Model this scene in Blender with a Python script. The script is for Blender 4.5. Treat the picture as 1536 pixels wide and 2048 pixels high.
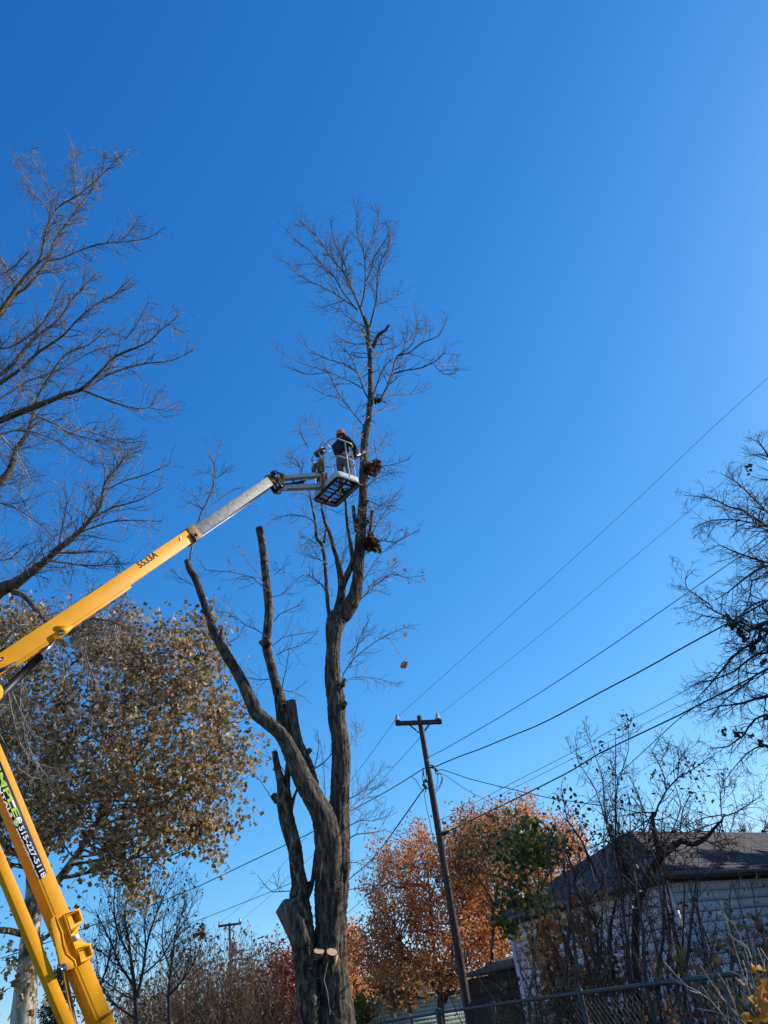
import bpy, math, random
import numpy as np
from mathutils import Matrix, Vector, Euler

for o in list(bpy.data.objects):
    bpy.data.objects.remove(o)
scene = bpy.context.scene
COL = scene.collection

# ------------------------------------------------------------------ camera
CAM_H = 1.6
PITCH, ROLL = 33.6, -9.4
cam = bpy.data.objects.new('camera', bpy.data.cameras.new('camera'))
COL.objects.link(cam)
cam.data.sensor_width = 36
cam.data.lens = 27.02
cam.data.clip_end = 3000
cam.matrix_world = (Matrix.Translation((0, 0, CAM_H)) @ Matrix.Rotation(math.radians(90 + PITCH), 4, 'X')
                    @ Matrix.Rotation(math.radians(ROLL), 4, 'Z'))
scene.camera = cam

# ------------------------------------------------------------------ sky, sun, exposure
SUN_AZ, SUN_EL = 70.0, 31.0
world = bpy.data.worlds.new('World')
scene.world = world
world.use_nodes = True
wt = world.node_tree
bg = wt.nodes['Background']
sky = wt.nodes.new('ShaderNodeTexSky')
sky.sky_type = 'NISHITA'
sky.sun_disc = False
sky.sun_elevation = math.radians(SUN_EL)
sky.sun_rotation = math.radians(60)
sky.dust_density = 0.3
sky.ozone_density = 3.0
sky.air_density = 1.0
# grade of the whole dome towards the deep blue of the photograph (same in every direction)
sep = wt.nodes.new('ShaderNodeSeparateColor')
com = wt.nodes.new('ShaderNodeCombineColor')
wt.links.new(sky.outputs[0], sep.inputs[0])
for i, (pw, k) in enumerate(((1.72, 1.92), (1.0, 1.36), (0.67, 1.46))):
    a = wt.nodes.new('ShaderNodeMath'); a.operation = 'POWER'; a.inputs[1].default_value = pw
    b = wt.nodes.new('ShaderNodeMath'); b.operation = 'MULTIPLY'; b.inputs[1].default_value = k * 10 * 0.1 ** pw
    wt.links.new(sep.outputs[i], a.inputs[0]); wt.links.new(a.outputs[0], b.inputs[0])
    wt.links.new(b.outputs[0], com.inputs[i])
wt.links.new(com.outputs[0], bg.inputs[0])
bg.inputs[1].default_value = 0.1

sun = bpy.data.objects.new('sun', bpy.data.lights.new('sun', 'SUN'))
COL.objects.link(sun)
sun.data.energy = 5.0
sun.data.angle = math.radians(0.5)
sun.data.color = (1.0, 0.94, 0.84)
_a, _e = math.radians(SUN_AZ), math.radians(SUN_EL)
SUN_DIR = Vector((math.sin(_a) * math.cos(_e), math.cos(_a) * math.cos(_e), math.sin(_e)))
sun.rotation_euler = SUN_DIR.to_track_quat('Z', 'Y').to_euler()
sun.location = SUN_DIR * 60

scene.view_settings.view_transform = 'Standard'
scene.view_settings.look = 'None'
scene.view_settings.exposure = 0
scene.view_settings.gamma = 1
scene.view_settings.use_curve_mapping = False
scene.render.engine = 'CYCLES'
scene.cycles.max_bounces = 6

# ------------------------------------------------------------------ pixel (of the 1536x2048 photo) -> place in the world
F = 1537.0
def _rx(a): c, s = math.cos(a), math.sin(a); return np.array([[1, 0, 0], [0, c, -s], [0, s, c]])
def _rz(a): c, s = math.cos(a), math.sin(a); return np.array([[c, -s, 0], [s, c, 0], [0, 0, 1]])
CM = _rx(math.radians(90 + PITCH)) @ _rz(math.radians(ROLL))
CO = np.array([0, 0, CAM_H])
FWD = CM @ np.array([0, 0, -1.0])
def ray(x, y): return CM @ np.array([(x - 768) / F, -(y - 1024) / F, -1.0])
def at(x, y, Y):                      # point seen at (x, y) that lies Y metres in front
    d = ray(x, y); return CO + d * Y / d[1]
def ath(x, y, h):                     # point seen at (x, y) at height h
    d = ray(x, y); return CO + d * (h - CAM_H) / d[2]
def depth(P): return float((np.asarray(P) - CO) @ FWD)
def size(P, px): return px * depth(P) / F
def nrm(v): v = np.asarray(v, float); return v / (np.linalg.norm(v) + 1e-12)
Z = np.array([0, 0, 1.0])

# ------------------------------------------------------------------ mesh builder
class MB:
    def __init__(self): self.v = []; self.l = []; self.c = []; self.n = 0
    def add(self, V, faces):
        V = np.asarray(V, float).reshape(-1, 3)
        for f in faces:
            self.l.append(np.asarray(f, np.int64) + self.n); self.c.append(np.array([len(f)]))
        self.v.append(V); self.n += len(V)
    def addarr(self, V, Fa):          # Fa: (m, k) array of equal-size faces
        V = np.asarray(V, float).reshape(-1, 3)
        self.l.append((np.asarray(Fa, np.int64) + self.n).ravel())
        self.c.append(np.full(len(Fa), Fa.shape[1])); self.v.append(V); self.n += len(V)
    def tube(self, pts, rad, sides=8, caps=True):
        pts = np.asarray(pts, float); rad = np.broadcast_to(np.asarray(rad, float), (len(pts),))
        self.tubes([pts], [rad], sides)
        if caps:
            b = self.n - len(pts) * sides
            self.l.append(np.arange(b, b + sides)[::-1]); self.c.append(np.array([sides]))
            self.l.append(np.arange(self.n - sides, self.n)); self.c.append(np.array([sides]))
    def tubes(self, P, R, sides):
        groups = {}
        for p, r in zip(P, R): groups.setdefault(len(p), []).append((p, r))
        for n, it in groups.items():
            A = np.array([p for p, _ in it]); Rr = np.array([r for _, r in it])
            T = np.empty_like(A); T[:, 1:-1] = A[:, 2:] - A[:, :-2]; T[:, 0] = A[:, 1] - A[:, 0]; T[:, -1] = A[:, -1] - A[:, -2]
            T /= np.linalg.norm(T, axis=2, keepdims=True) + 1e-12
            m = T.mean(1); ref = np.where((np.abs(m[:, 2:3]) > 0.75) * np.ones((1, 3)), np.array([[1.0, 0.05, 0]]), np.array([[0.02, 0.03, 1.0]]))
            U = np.cross(T, ref[:, None, :]); U /= np.linalg.norm(U, axis=2, keepdims=True) + 1e-12
            W = np.cross(T, U)
            th = np.arange(sides) * 2 * math.pi / sides
            ring = (A[:, :, None, :] + Rr[:, :, None, None] * (np.cos(th)[None, None, :, None] * U[:, :, None, :] + np.sin(th)[None, None, :, None] * W[:, :, None, :]))
            N = len(it)
            k = np.arange(sides); k2 = (k + 1) % sides
            base = (np.arange(N)[:, None, None] * n + np.arange(n - 1)[None, :, None]) * sides
            q = np.stack([base + k, base + sides + k, base + sides + k2, base + k2], -1)
            self.addarr(ring.reshape(-1, 3), q.reshape(-1, 4))
    def beam(self, a, b, w, h, up):   # box from a to b, w across (along t x up), h along up
        a = np.asarray(a, float); b = np.asarray(b, float); t = nrm(b - a); s = nrm(np.cross(t, up)); u = np.cross(s, t)
        V = [p + s * i * w / 2 + u * j * h / 2 for p in (a, b) for i, j in ((-1, -1), (1, -1), (1, 1), (-1, 1))]
        self.add(V, [(0, 1, 2, 3), (7, 6, 5, 4), (0, 4, 5, 1), (1, 5, 6, 2), (2, 6, 7, 3), (3, 7, 4, 0)])
    def box(self, c, ax, half):
        c = np.asarray(c, float); X, Y, Zz = [np.asarray(q, float) for q in ax]
        V = [c + X * i * half[0] + Y * j * half[1] + Zz * k * half[2] for k in (-1, 1) for i, j in ((-1, -1), (1, -1), (1, 1), (-1, 1))]
        self.add(V, [(3, 2, 1, 0), (4, 5, 6, 7), (0, 1, 5, 4), (1, 2, 6, 5), (2, 3, 7, 6), (3, 0, 4, 7)])
    def prism(self, poly, off):
        poly = np.asarray(poly, float); n = len(poly); off = np.asarray(off, float)
        fs = [tuple(range(n)), tuple(range(2 * n - 1, n - 1, -1))] + [(i, i + n, (i + 1) % n + n, (i + 1) % n) for i in range(n)]
        self.add(np.vstack([poly, poly + off]), fs)
    def ball(self, c, r, n=8, sq=(1, 1, 1)):
        c = np.asarray(c, float); V = []
        m = n // 2 + 1
        for i in range(1, m):
            a = math.pi * i / m
            for j in range(n):
                b = 2 * math.pi * j / n
                V.append(c + r * np.array([math.sin(a) * math.cos(b) * sq[0], math.sin(a) * math.sin(b) * sq[1], math.cos(a) * sq[2]]))
        V.append(c + r * np.array([0, 0, sq[2]])); V.append(c - r * np.array([0, 0, sq[2]]))
        fs = [(i * n + j, (i + 1) * n + j, (i + 1) * n + (j + 1) % n, i * n + (j + 1) % n) for i in range(m - 2) for j in range(n)]
        t = (m - 1) * n
        fs += [(t, j, (j + 1) % n) for j in range(n)] + [(t + 1, (m - 2) * n + (j + 1) % n, (m - 2) * n + j) for j in range(n)]
        self.add(V, fs)
    def build(self, name, mat, parent=None, smooth=False, bevel=0):
        me = bpy.data.meshes.new(name)
        V = np.vstack(self.v)
        org = np.array(parent_origin(parent))
        V = V - org
        L = np.concatenate(self.l); Cn = np.concatenate(self.c)
        me.vertices.add(len(V)); me.vertices.foreach_set('co', V.astype(np.float32).ravel())
        me.loops.add(len(L)); me.loops.foreach_set('vertex_index', L.astype(np.int32))
        me.polygons.add(len(Cn)); st = np.concatenate([[0], np.cumsum(Cn)[:-1]])
        me.polygons.foreach_set('loop_start', st.astype(np.int32)); me.polygons.foreach_set('loop_total', Cn.astype(np.int32))
        me.update(calc_edges=True)
        me.validate()
        if smooth: me.polygons.foreach_set('use_smooth', np.ones(len(me.polygons), bool))
        me.materials.append(mat)
        o = bpy.data.objects.new(name, me); COL.objects.link(o)
        if parent is not None: o.parent = parent
        if bevel:
            m = o.modifiers.new('b', 'BEVEL'); m.width = bevel; m.segments = 2; m.limit_method = 'ANGLE'
        return o
def parent_origin(p):
    o = np.zeros(3)
    while p is not None:
        o = o + np.array(p.location); p = p.parent
    return tuple(o)
def thing(name, label, cat, loc=(0, 0, 0), group=None):
    o = bpy.data.objects.new(name, None); COL.objects.link(o); o.empty_display_size = 0.3
    o.location = tuple(float(q) for q in loc); return tag(o, label, cat, group)
def tag(o, label=None, cat=None, group=None, kind=None):
    if label: o['label'] = label
    if cat: o['category'] = cat
    if group: o['group'] = group
    if kind: o['kind'] = kind
    return o

# ------------------------------------------------------------------ materials
def new_mat(name):
    m = bpy.data.materials.new(name); m.use_nodes = True
    return m, m.node_tree, m.node_tree.nodes['Principled BSDF']
def ramp(nt, stops):
    r = nt.nodes.new('ShaderNodeValToRGB'); e = r.color_ramp.elements
    while len(e) < len(stops): e.new(0.5)
    for el, (p, c) in zip(e, stops): el.position = p; el.color = (*c, 1)
    return r
def noise_mat(name, c1, c2, scale=(1, 1, 1), nscale=5, rough=0.8, bump=0.0, bdist=0.02, detail=6, c3=None, metallic=0, contrast=(0.35, 0.65)):
    m, nt, b = new_mat(name)
    tc = nt.nodes.new('ShaderNodeTexCoord'); mp = nt.nodes.new('ShaderNodeMapping'); mp.inputs['Scale'].default_value = scale
    nz = nt.nodes.new('ShaderNodeTexNoise'); nz.inputs['Scale'].default_value = nscale; nz.inputs['Detail'].default_value = detail; nz.inputs['Roughness'].default_value = 0.65
    st = [(contrast[0], c1), (contrast[1], c2)]
    if c3: st.append((min(0.98, contrast[1] + 0.12), c3))
    r = ramp(nt, st)
    nt.links.new(tc.outputs['Object'], mp.inputs[0]); nt.links.new(mp.outputs[0], nz.inputs[0]); nt.links.new(nz.outputs[0], r.inputs[0])
    nt.links.new(r.outputs[0], b.inputs['Base Color'])
    b.inputs['Roughness'].default_value = rough; b.inputs['Metallic'].default_value = metallic
    if bump:
        bp = nt.nodes.new('ShaderNodeBump'); bp.inputs['Strength'].default_value = bump; bp.inputs['Distance'].default_value = bdist
        nt.links.new(nz.outputs[0], bp.inputs['Height']); nt.links.new(bp.outputs[0], b.inputs['Normal'])
    return m
def leaf_mat(name, cols, trans=0.35):
    m, nt, b = new_mat(name)
    g = nt.nodes.new('ShaderNodeNewGeometry')
    n = len(cols); r = ramp(nt, [(i / max(1, n - 1), c) for i, c in enumerate(cols)])
    nt.links.new(g.outputs['Random Per Island'], r.inputs[0])
    nt.links.new(r.outputs[0], b.inputs['Base Color']); b.inputs['Roughness'].default_value = 0.55
    b.inputs['Specular IOR Level'].default_value = 0.35
    t = nt.nodes.new('ShaderNodeBsdfTranslucent'); nt.links.new(r.outputs[0], t.inputs[0])
    mx = nt.nodes.new('ShaderNodeMixShader'); mx.inputs[0].default_value = trans
    nt.links.new(b.outputs[0], mx.inputs[1]); nt.links.new(t.outputs[0], mx.inputs[2])
    nt.links.new(mx.outputs[0], nt.nodes['Material Output'].inputs[0])
    return m
M = {}
M['bark'] = noise_mat('bark_main', (0.038, 0.027, 0.017), (0.20, 0.148, 0.098), (1, 1, 0.22), 16, 0.95, 1.0, 0.05, 8, (0.30, 0.24, 0.15), contrast=(0.42, 0.60))
M['bark_lichen'] = noise_mat('bark_upper', (0.025, 0.016, 0.009), (0.16, 0.105, 0.06), (1, 1, 0.4), 14, 0.95, 1.0, 0.03, 8, (0.42, 0.35, 0.23), contrast=(0.43, 0.57))
M['bark_dark'] = noise_mat('bark_dark', (0.012, 0.008, 0.006), (0.085, 0.055, 0.038), (1, 1, 0.3), 22, 0.95, 0.9, 0.03, 8, contrast=(0.42, 0.62))
M['twig'] = noise_mat('twig_main', (0.06, 0.04, 0.032), (0.25, 0.18, 0.14), (1, 1, 1), 4, 0.7)
M['twig_pale'] = noise_mat('twig_pale', (0.09, 0.07, 0.06), (0.42, 0.36, 0.31), (1, 1, 1), 3, 0.65)
M['bark_pale'] = noise_mat('bark_pale', (0.035, 0.024, 0.018), (0.20, 0.155, 0.11), (1, 1, 0.4), 8, 0.9, 0.7, 0.02, 7)
M['twig_dark'] = noise_mat('twig_dark', (0.015, 0.010, 0.009), (0.075, 0.052, 0.045), (1, 1, 1), 4, 0.8)
M['twig_red'] = noise_mat('twig_red', (0.02, 0.011, 0.009), (0.10, 0.055, 0.04), (1, 1, 1), 5, 0.8)
M['twig_tan'] = noise_mat('twig_tan', (0.16, 0.10, 0.06), (0.34, 0.23, 0.15), (1, 1, 1), 2, 0.8)
M['bark_sycamore'] = noise_mat('bark_sycamore', (0.09, 0.07, 0.05), (0.55, 0.50, 0.38), (1, 1, 0.55), 3.2, 0.85, 0.4, 0.02, 5, contrast=(0.44, 0.56))
M['cut_fresh'] = noise_mat('cut_wood_fresh', (0.56, 0.34, 0.17), (0.72, 0.50, 0.30), (1, 1, 1), 30, 0.7)
M['cut_old'] = noise_mat('cut_wood_old', (0.10, 0.062, 0.042), (0.30, 0.19, 0.12), (1, 1, 0.3), 18, 0.9, 0.4)
M['nest'] = leaf_mat('nest_leaves', [(0.05, 0.02, 0.01), (0.14, 0.06, 0.03), (0.24, 0.12, 0.06), (0.08, 0.04, 0.02)], 0.15)

def paint(name, col, rough=0.35, dirt=(0.6, 0.5, 0.4), amount=0.12, scale=3):
    m, nt, b = new_mat(name)
    tc = nt.nodes.new('ShaderNodeTexCoord'); nz = nt.nodes.new('ShaderNodeTexNoise'); nz.inputs['Scale'].default_value = scale; nz.inputs['Detail'].default_value = 9
    nt.links.new(tc.outputs['Object'], nz.inputs[0])
    d = tuple(c * q for c, q in zip(col, dirt))
    r = ramp(nt, [(0.38, tuple(c * (1 - amount) + q * amount for c, q in zip(col, d))), (0.62, col)])
    nt.links.new(nz.outputs[0], r.inputs[0]); nt.links.new(r.outputs[0], b.inputs['Base Color'])
    rr = nt.nodes.new('ShaderNodeMath'); rr.operation = 'MULTIPLY_ADD'; rr.inputs[1].default_value = 0.2; rr.inputs[2].default_value = rough - 0.1
    nt.links.new(nz.outputs[0], rr.inputs[0]); nt.links.new(rr.outputs[0], b.inputs['Roughness'])
    return m
M['yellow'] = paint('yellow_paint', (0.98, 0.41, 0.004), 0.5, amount=0.2)
M['yellow'].node_tree.nodes['Principled BSDF'].inputs['Specular IOR Level'].default_value = 0.25
M['yellow_dirty'] = paint('yellow_paint_rusty', (0.42, 0.19, 0.02), 0.6, (0.25, 0.18, 0.3), 0.8, 25)
M['silver'] = noise_mat('galvanised_steel', (0.13, 0.128, 0.125), (0.33, 0.325, 0.315), (1, 1, 1), 14, 0.6, 0, 0, 8)
M['white_metal'] = paint('white_metal', (0.72, 0.72, 0.74), 0.35, amount=0.3, scale=8)
M['rail'] = paint('rail_metal', (0.62, 0.62, 0.64), 0.35, amount=0.4, scale=12)
M['black'] = paint('black_rubber', (0.012, 0.012, 0.014), 0.5)
M['dark_metal'] = paint('dark_metal', (0.06, 0.055, 0.05), 0.45, amount=0.5, scale=20)
M['chrome'] = paint('chrome_rod', (0.55, 0.56, 0.6), 0.15); M['chrome'].node_tree.nodes['Principled BSDF'].inputs['Metallic'].default_value = 0.9
M['decal'] = paint('decal_black', (0.012, 0.012, 0.02), 0.3)
M['lime'] = paint('decal_lime', (0.55, 0.75, 0.03), 0.4)
M['white'] = paint('decal_white', (0.82, 0.82, 0.82), 0.4)
M['pole'] = noise_mat('pole_wood', (0.025, 0.017, 0.013), (0.16, 0.105, 0.075), (1, 1, 0.06), 22, 0.9, 0.6, 0.01, 8)
M['ceramic'] = paint('ceramic', (0.6, 0.62, 0.66), 0.2)
M['wire'] = paint('wire_black', (0.015, 0.017, 0.02), 0.6)
M['fence'] = paint('fence_steel', (0.045, 0.065, 0.062), 0.55, amount=0.5, scale=15)
M['transformer'] = paint('transformer_paint', (0.33, 0.27, 0.26), 0.6, (0.5, 0.3, 0.25), 0.5, 5)

# ------------------------------------------------------------------ limbs, twigs, leaves
def smooth_path(P, R, step):
    P = np.asarray(P, float); R = np.asarray(R, float)
    if len(P) == 2: Q = np.vstack([2 * P[0] - P[1], P, 2 * P[-1] - P[-2]])
    else: Q = np.vstack([2 * P[0] - P[1], P, 2 * P[-1] - P[-2]])
    out, rr = [], []
    for i in range(len(P) - 1):
        p0, p1, p2, p3 = Q[i], Q[i + 1], Q[i + 2], Q[i + 3]
        n = max(1, int(round(np.linalg.norm(p2 - p1) / step)))
        for k in range(n):
            t = k / n
            out.append(0.5 * ((2 * p1) + (-p0 + p2) * t + (2 * p0 - 5 * p1 + 4 * p2 - p3) * t * t + (-p0 + 3 * p1 - 3 * p2 + p3) * t ** 3))
            rr.append(R[i] * (1 - t) + R[i + 1] * t)
    out.append(P[-1]); rr.append(R[-1])
    return np.array(out), np.array(rr)
def trace(s, Y0, Y1=None, dy=None):
    """'x,y,w x,y,w ...' (photo pixels, width in pixels) -> world points and radii, distance running Y0..Y1"""
    a = np.array([[float(q) for q in t.split(',')] for t in s.split()])
    if Y1 is None: Y1 = Y0
    seg = np.concatenate([[0], np.cumsum(np.hypot(*np.diff(a[:, :2], axis=0).T))]); seg /= seg[-1]
    P = np.array([at(x, y, Y0 + (Y1 - Y0) * t) for (x, y, _), t in zip(a, seg)])
    R = np.array([size(p, w) / 2 for p, w in zip(P, a[:, 2])])
    return P, R
def bark_mesh(mb, P, R, rng, sides=22, step=0.08, amp=0.09, knobs=0.05):
    P, R = smooth_path(P, R, step)
    n = len(P)
    T = np.gradient(P, axis=0); T /= np.linalg.norm(T, axis=1, keepdims=True) + 1e-12
    U = np.cross(T, np.array([0.9, 0.43, 0.05])); U /= np.linalg.norm(U, axis=1, keepdims=True); W = np.cross(T, U)
    s = np.concatenate([[0], np.cumsum(np.linalg.norm(np.diff(P, axis=0), axis=1))])
    th = np.arange(sides) * 2 * math.pi / sides
    S, TH = np.meshgrid(s, th, indexing='ij')
    d = np.zeros_like(S)
    for k in ((5, 7, 9) if sides < 24 else (9, 13, 17, 23)):
        ph = rng.uniform(0, 6.28, 3)
        d += np.sin(k * TH + ph[0] + 1.6 * np.sin(S * rng.uniform(2, 4) + ph[1])) * (0.5 + 0.5 * np.sin(S * rng.uniform(3, 7) + ph[2]))
    d *= amp / 3
    for k in range(5):
        ph = rng.uniform(0, 6.28, 2); d += knobs / 2.2 * np.sin((1 + k % 3) * TH + ph[0]) * np.sin(S * rng.uniform(1, 7) + ph[1])
    d += rng.normal(0, amp * 0.35, d.shape)
    RR = R[:, None] * (1 + d)
    V = P[:, None, :] + RR[..., None] * (np.cos(th)[None, :, None] * U[:, None, :] + np.sin(th)[None, :, None] * W[:, None, :])
    k = np.arange(sides); k2 = (k + 1) % sides
    base = np.arange(n - 1)[:, None] * sides
    q = np.stack([base + k, base + k2, base + sides + k2, base + sides + k], -1).reshape(-1, 4)
    b = mb.n
    mb.addarr(V.reshape(-1, 3), q)
    mb.l.append(np.arange(mb.n - sides, mb.n)); mb.c.append(np.array([sides]))
    return P, R
class Twigs:
    def __init__(self, seed): self.P = []; self.R = []; self.rng = random.Random(seed); self.tips = []
    def grow(self, p, d, L, r, lvl, kink=0.22, up=0.12, dens=3.2, ang=(25, 60), rmin=0.003, ratio=0.62, tipr=0.35):
        g = self.rng
        n = 5 if L > 0.5 else (4 if L > 0.2 else 3)
        pts = [tuple(p)]; dirs = []; x, y, z = p; dx, dy, dz = d
        for i in range(n - 1):
            dx += g.gauss(0, kink); dy += g.gauss(0, kink); dz += g.gauss(0, kink) + up
            m = math.sqrt(dx * dx + dy * dy + dz * dz) + 1e-9; dx /= m; dy /= m; dz /= m
            s = L / (n - 1); x += dx * s; y += dy * s; z += dz * s
            pts.append((x, y, z)); dirs.append((dx, dy, dz))
        r1 = max(rmin * 0.7, r * tipr)
        self.P.append(np.array(pts)); self.R.append(np.linspace(r, r1, n))
        self.tips.append((pts[-1], lvl))
        if lvl > 0:
            k = max(2, int(dens * (1.0 + L * 1.3) * g.uniform(0.7, 1.25)))
            for i in range(k):
                t = 0.12 + 0.88 * (i + g.random()) / k
                j = min(n - 2, int(t * (n - 1))); f = t * (n - 1) - j
                q = tuple(pts[j][c] * (1 - f) + pts[j + 1][c] * f for c in range(3))
                D = dirs[j]; a = math.radians(g.uniform(*ang)); 
                rv = (g.gauss(0, 1), g.gauss(0, 1), g.gauss(0, 1)); dt = sum(rv[c] * D[c] for c in range(3))
                pv = [rv[c] - dt * D[c] for c in range(3)]; m = math.sqrt(sum(v * v for v in pv)) + 1e-9
                nd = tuple(D[c] * math.cos(a) + pv[c] / m * math.sin(a) for c in range(3))
                nl = L * g.uniform(0.32, 0.7) * (1.1 - 0.55 * t)
                nr = max(rmin, (r + (r1 - r) * t) * ratio)
                self.grow(q, nd, nl, nr, lvl - 1, kink, up, dens, ang, rmin, ratio, tipr)
    def along(self, P, R, t0=0.1, n=10, L=(0.6, 1.2), lvl=1, r=None, side=None, taper=0.6, **kw):
        g = self.rng
        seg = np.concatenate([[0], np.cumsum(np.linalg.norm(np.diff(P, axis=0), axis=1))]); tot = seg[-1]
        for i in range(n):
            t = t0 + (1 - t0) * (i + g.random()) / n
            s = t * tot; j = min(len(P) - 2, int(np.searchsorted(seg, s) - 1)); j = max(0, j)
            f = (s - seg[j]) / (seg[j + 1] - seg[j] + 1e-9)
            q = P[j] * (1 - f) + P[j + 1] * f; rad = R[j] * (1 - f) + R[j + 1] * f
            D = nrm(P[j + 1] - P[j]); rv = np.array([g.gauss(0, 1) for _ in range(3)])
            if side is not None: rv = rv * 0.6 + np.array(side)
            rv = rv - D * (rv @ D); rv = nrm(rv); a = math.radians(g.uniform(28, 62))
            d = D * math.cos(a) + rv * math.sin(a)
            ll = g.uniform(*L) * (1.15 - taper * t)
            self.grow(tuple(q + rv * rad * 0.4), tuple(d), ll, r if r else max(0.004, min(rad * 0.5, 0.016)), lvl, **kw)
    def add(self, P, R): self.P.append(P); self.R.append(R)
    def build(self, name, mat, parent, sides=3, kind=None):
        mb = MB(); mb.tubes(self.P, self.R, sides)
        o = mb.build(name, mat, parent, smooth=True)
        if kind: o['kind'] = kind
        return o
LEAF = np.array([(0, 0, 0), (0.48, 0.12, 0.16), (0.26, 0.36, 0.05), (0.44, 0.72, 0.16), (0, 1, 0),
                 (-0.44, 0.72, 0.16), (-0.26, 0.36, 0.05), (-0.48, 0.12, 0.16)], float)
OVAL = np.array([(0, 0, 0), (0.24, 0.2, 0.08), (0.33, 0.5, 0.1), (0.2, 0.82, 0.06), (0, 1, 0),
                 (-0.2, 0.82, 0.06), (-0.33, 0.5, 0.1), (-0.24, 0.2, 0.08)], float)
def leaves_mb(mb, pts, sz, rng, shape=LEAF, droop=0.5):
    n = len(pts)
    d = rng.normal(size=(n, 3)); d[:, 2] -= droop * 1.2; d /= np.linalg.norm(d, axis=1, keepdims=True)
    u = rng.normal(size=(n, 3)); u = np.cross(d, u); u /= np.linalg.norm(u, axis=1, keepdims=True); w = np.cross(u, d)
    s = np.broadcast_to(sz, (n,)) * rng.uniform(0.65, 1.3, n)
    curl = rng.uniform(0.3, 2.6, n)
    V = pts[:, None, :] + s[:, None, None] * (shape[None, :, 0:1] * u[:, None, :] + shape[None, :, 1:2] * d[:, None, :] + curl[:, None, None] * shape[None, :, 2:3] * w[:, None, :])
    f = np.array([[0, 1, 2, 3, 4], [0, 4, 5, 6, 7]])
    mb.addarr(V.reshape(-1, 3), (np.arange(n)[:, None, None] * 8 + f[None]).reshape(-1, 5))
def inpoly(px, py, poly):
    c = np.zeros(len(px), bool); n = len(poly); j = n - 1
    for i in range(n):
        xi, yi = poly[i]; xj, yj = poly[j]
        cond = ((yi > py) != (yj > py)) & (px < (xj - xi) * (py - yi) / (yj - yi + 1e-9) + xi); c ^= cond; j = i
    return c
def blobnoise(x, y, seed, sc):
    r = np.random.default_rng(seed); v = 0
    for k in range(7):
        a = r.uniform(0, 6.28); f = r.uniform(0.6, 2.2) / sc; ph = r.uniform(0, 6.28)
        v = v + np.sin((x * math.cos(a) + y * math.sin(a)) * f * 6.28 + ph)
    return v / 7
def crown_points(poly, Y, thick, n, seed, gap=-0.12, sc=60):
    """cluster centres filling a crown whose outline was traced in the photo, rounded in depth"""
    rng = np.random.default_rng(seed); poly = np.asarray(poly, float)
    lo, hi = poly.min(0), poly.max(0); c = (lo + hi) / 2; h = (hi - lo) / 2
    out = []
    while len(out) < n:
        x = rng.uniform(lo[0], hi[0], n * 3); y = rng.uniform(lo[1], hi[1], n * 3)
        k = inpoly(x, y, poly) & (blobnoise(x, y, seed, sc) > gap + rng.uniform(-0.12, 0.12, n * 3))
        x, y = x[k], y[k]
        q = np.sqrt(np.clip(1 - ((x - c[0]) / h[0]) ** 2 * 0.6 - ((y - c[1]) / h[1]) ** 2 * 0.6, 0.12, 1))
        u = rng.uniform(-1, 1, len(x)); u = np.sign(u) * np.abs(u) ** 0.7
        for a, b, yy in zip(x, y, Y + thick * q * u): out.append(at(a, b, yy))
    return np.array(out[:n])
def connect(tw, C, SP, rng, r=0.012, sag=0.15):
    """a curved twig from the nearest point of the skeleton to every cluster"""
    SP = np.array(SP)
    for c in C:
        d = np.linalg.norm(SP - c, axis=1) + 0.7 * np.clip(SP[:, 2] - c[2], 0, None)
        a = SP[int(np.argmin(d))]
        L = np.linalg.norm(c - a)
        if L < 0.08: continue
        m = (a + c) / 2 + rng.normal(0, 0.09, 3) * L - np.array([0, 0, sag]) * L * 0.5
        m1 = a * 0.6 + m * 0.4 + rng.normal(0, 0.03, 3) * L; m2 = c * 0.5 + m * 0.5
        tw.add(np.array([a, m1, m2, c]), np.array([min(0.05, r * (0.6 + L * 0.6)), r * 0.8, r * 0.6, r * 0.35]))

# ================================================================== THE SETTING
def ground_mat():
    m = noise_mat('lawn_with_leaf_litter', (0.035, 0.05, 0.015), (0.16, 0.10, 0.05), (1, 1, 1), 2.2, 0.95, 0.6, 0.05, 10)
    return m
mb = MB()
g = np.linspace(-60, 60, 61)
gx, gy = np.meshgrid(g, g + 30, indexing='ij')
gz = -0.03 - 0.05 * (1 + np.sin(gx * 0.7) * np.cos(gy * 0.5))
k = np.arange(60)[:, None] * 61 + np.arange(60)[None, :]
mb.addarr(np.stack([gx, gy, gz], -1).reshape(-1, 3), np.stack([k, k + 61, k + 62, k + 1], -1).reshape(-1, 4))
o = mb.build('ground', ground_mat(), smooth=True); o['kind'] = 'structure'
mb = MB(); mb.add([(-1500, -1500, -0.2), (1500, -1500, -0.2), (1500, 1500, -0.2), (-1500, 1500, -0.2)], [(0, 1, 2, 3)])
o = mb.build('terrain', ground_mat()); o['kind'] = 'structure'

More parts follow.
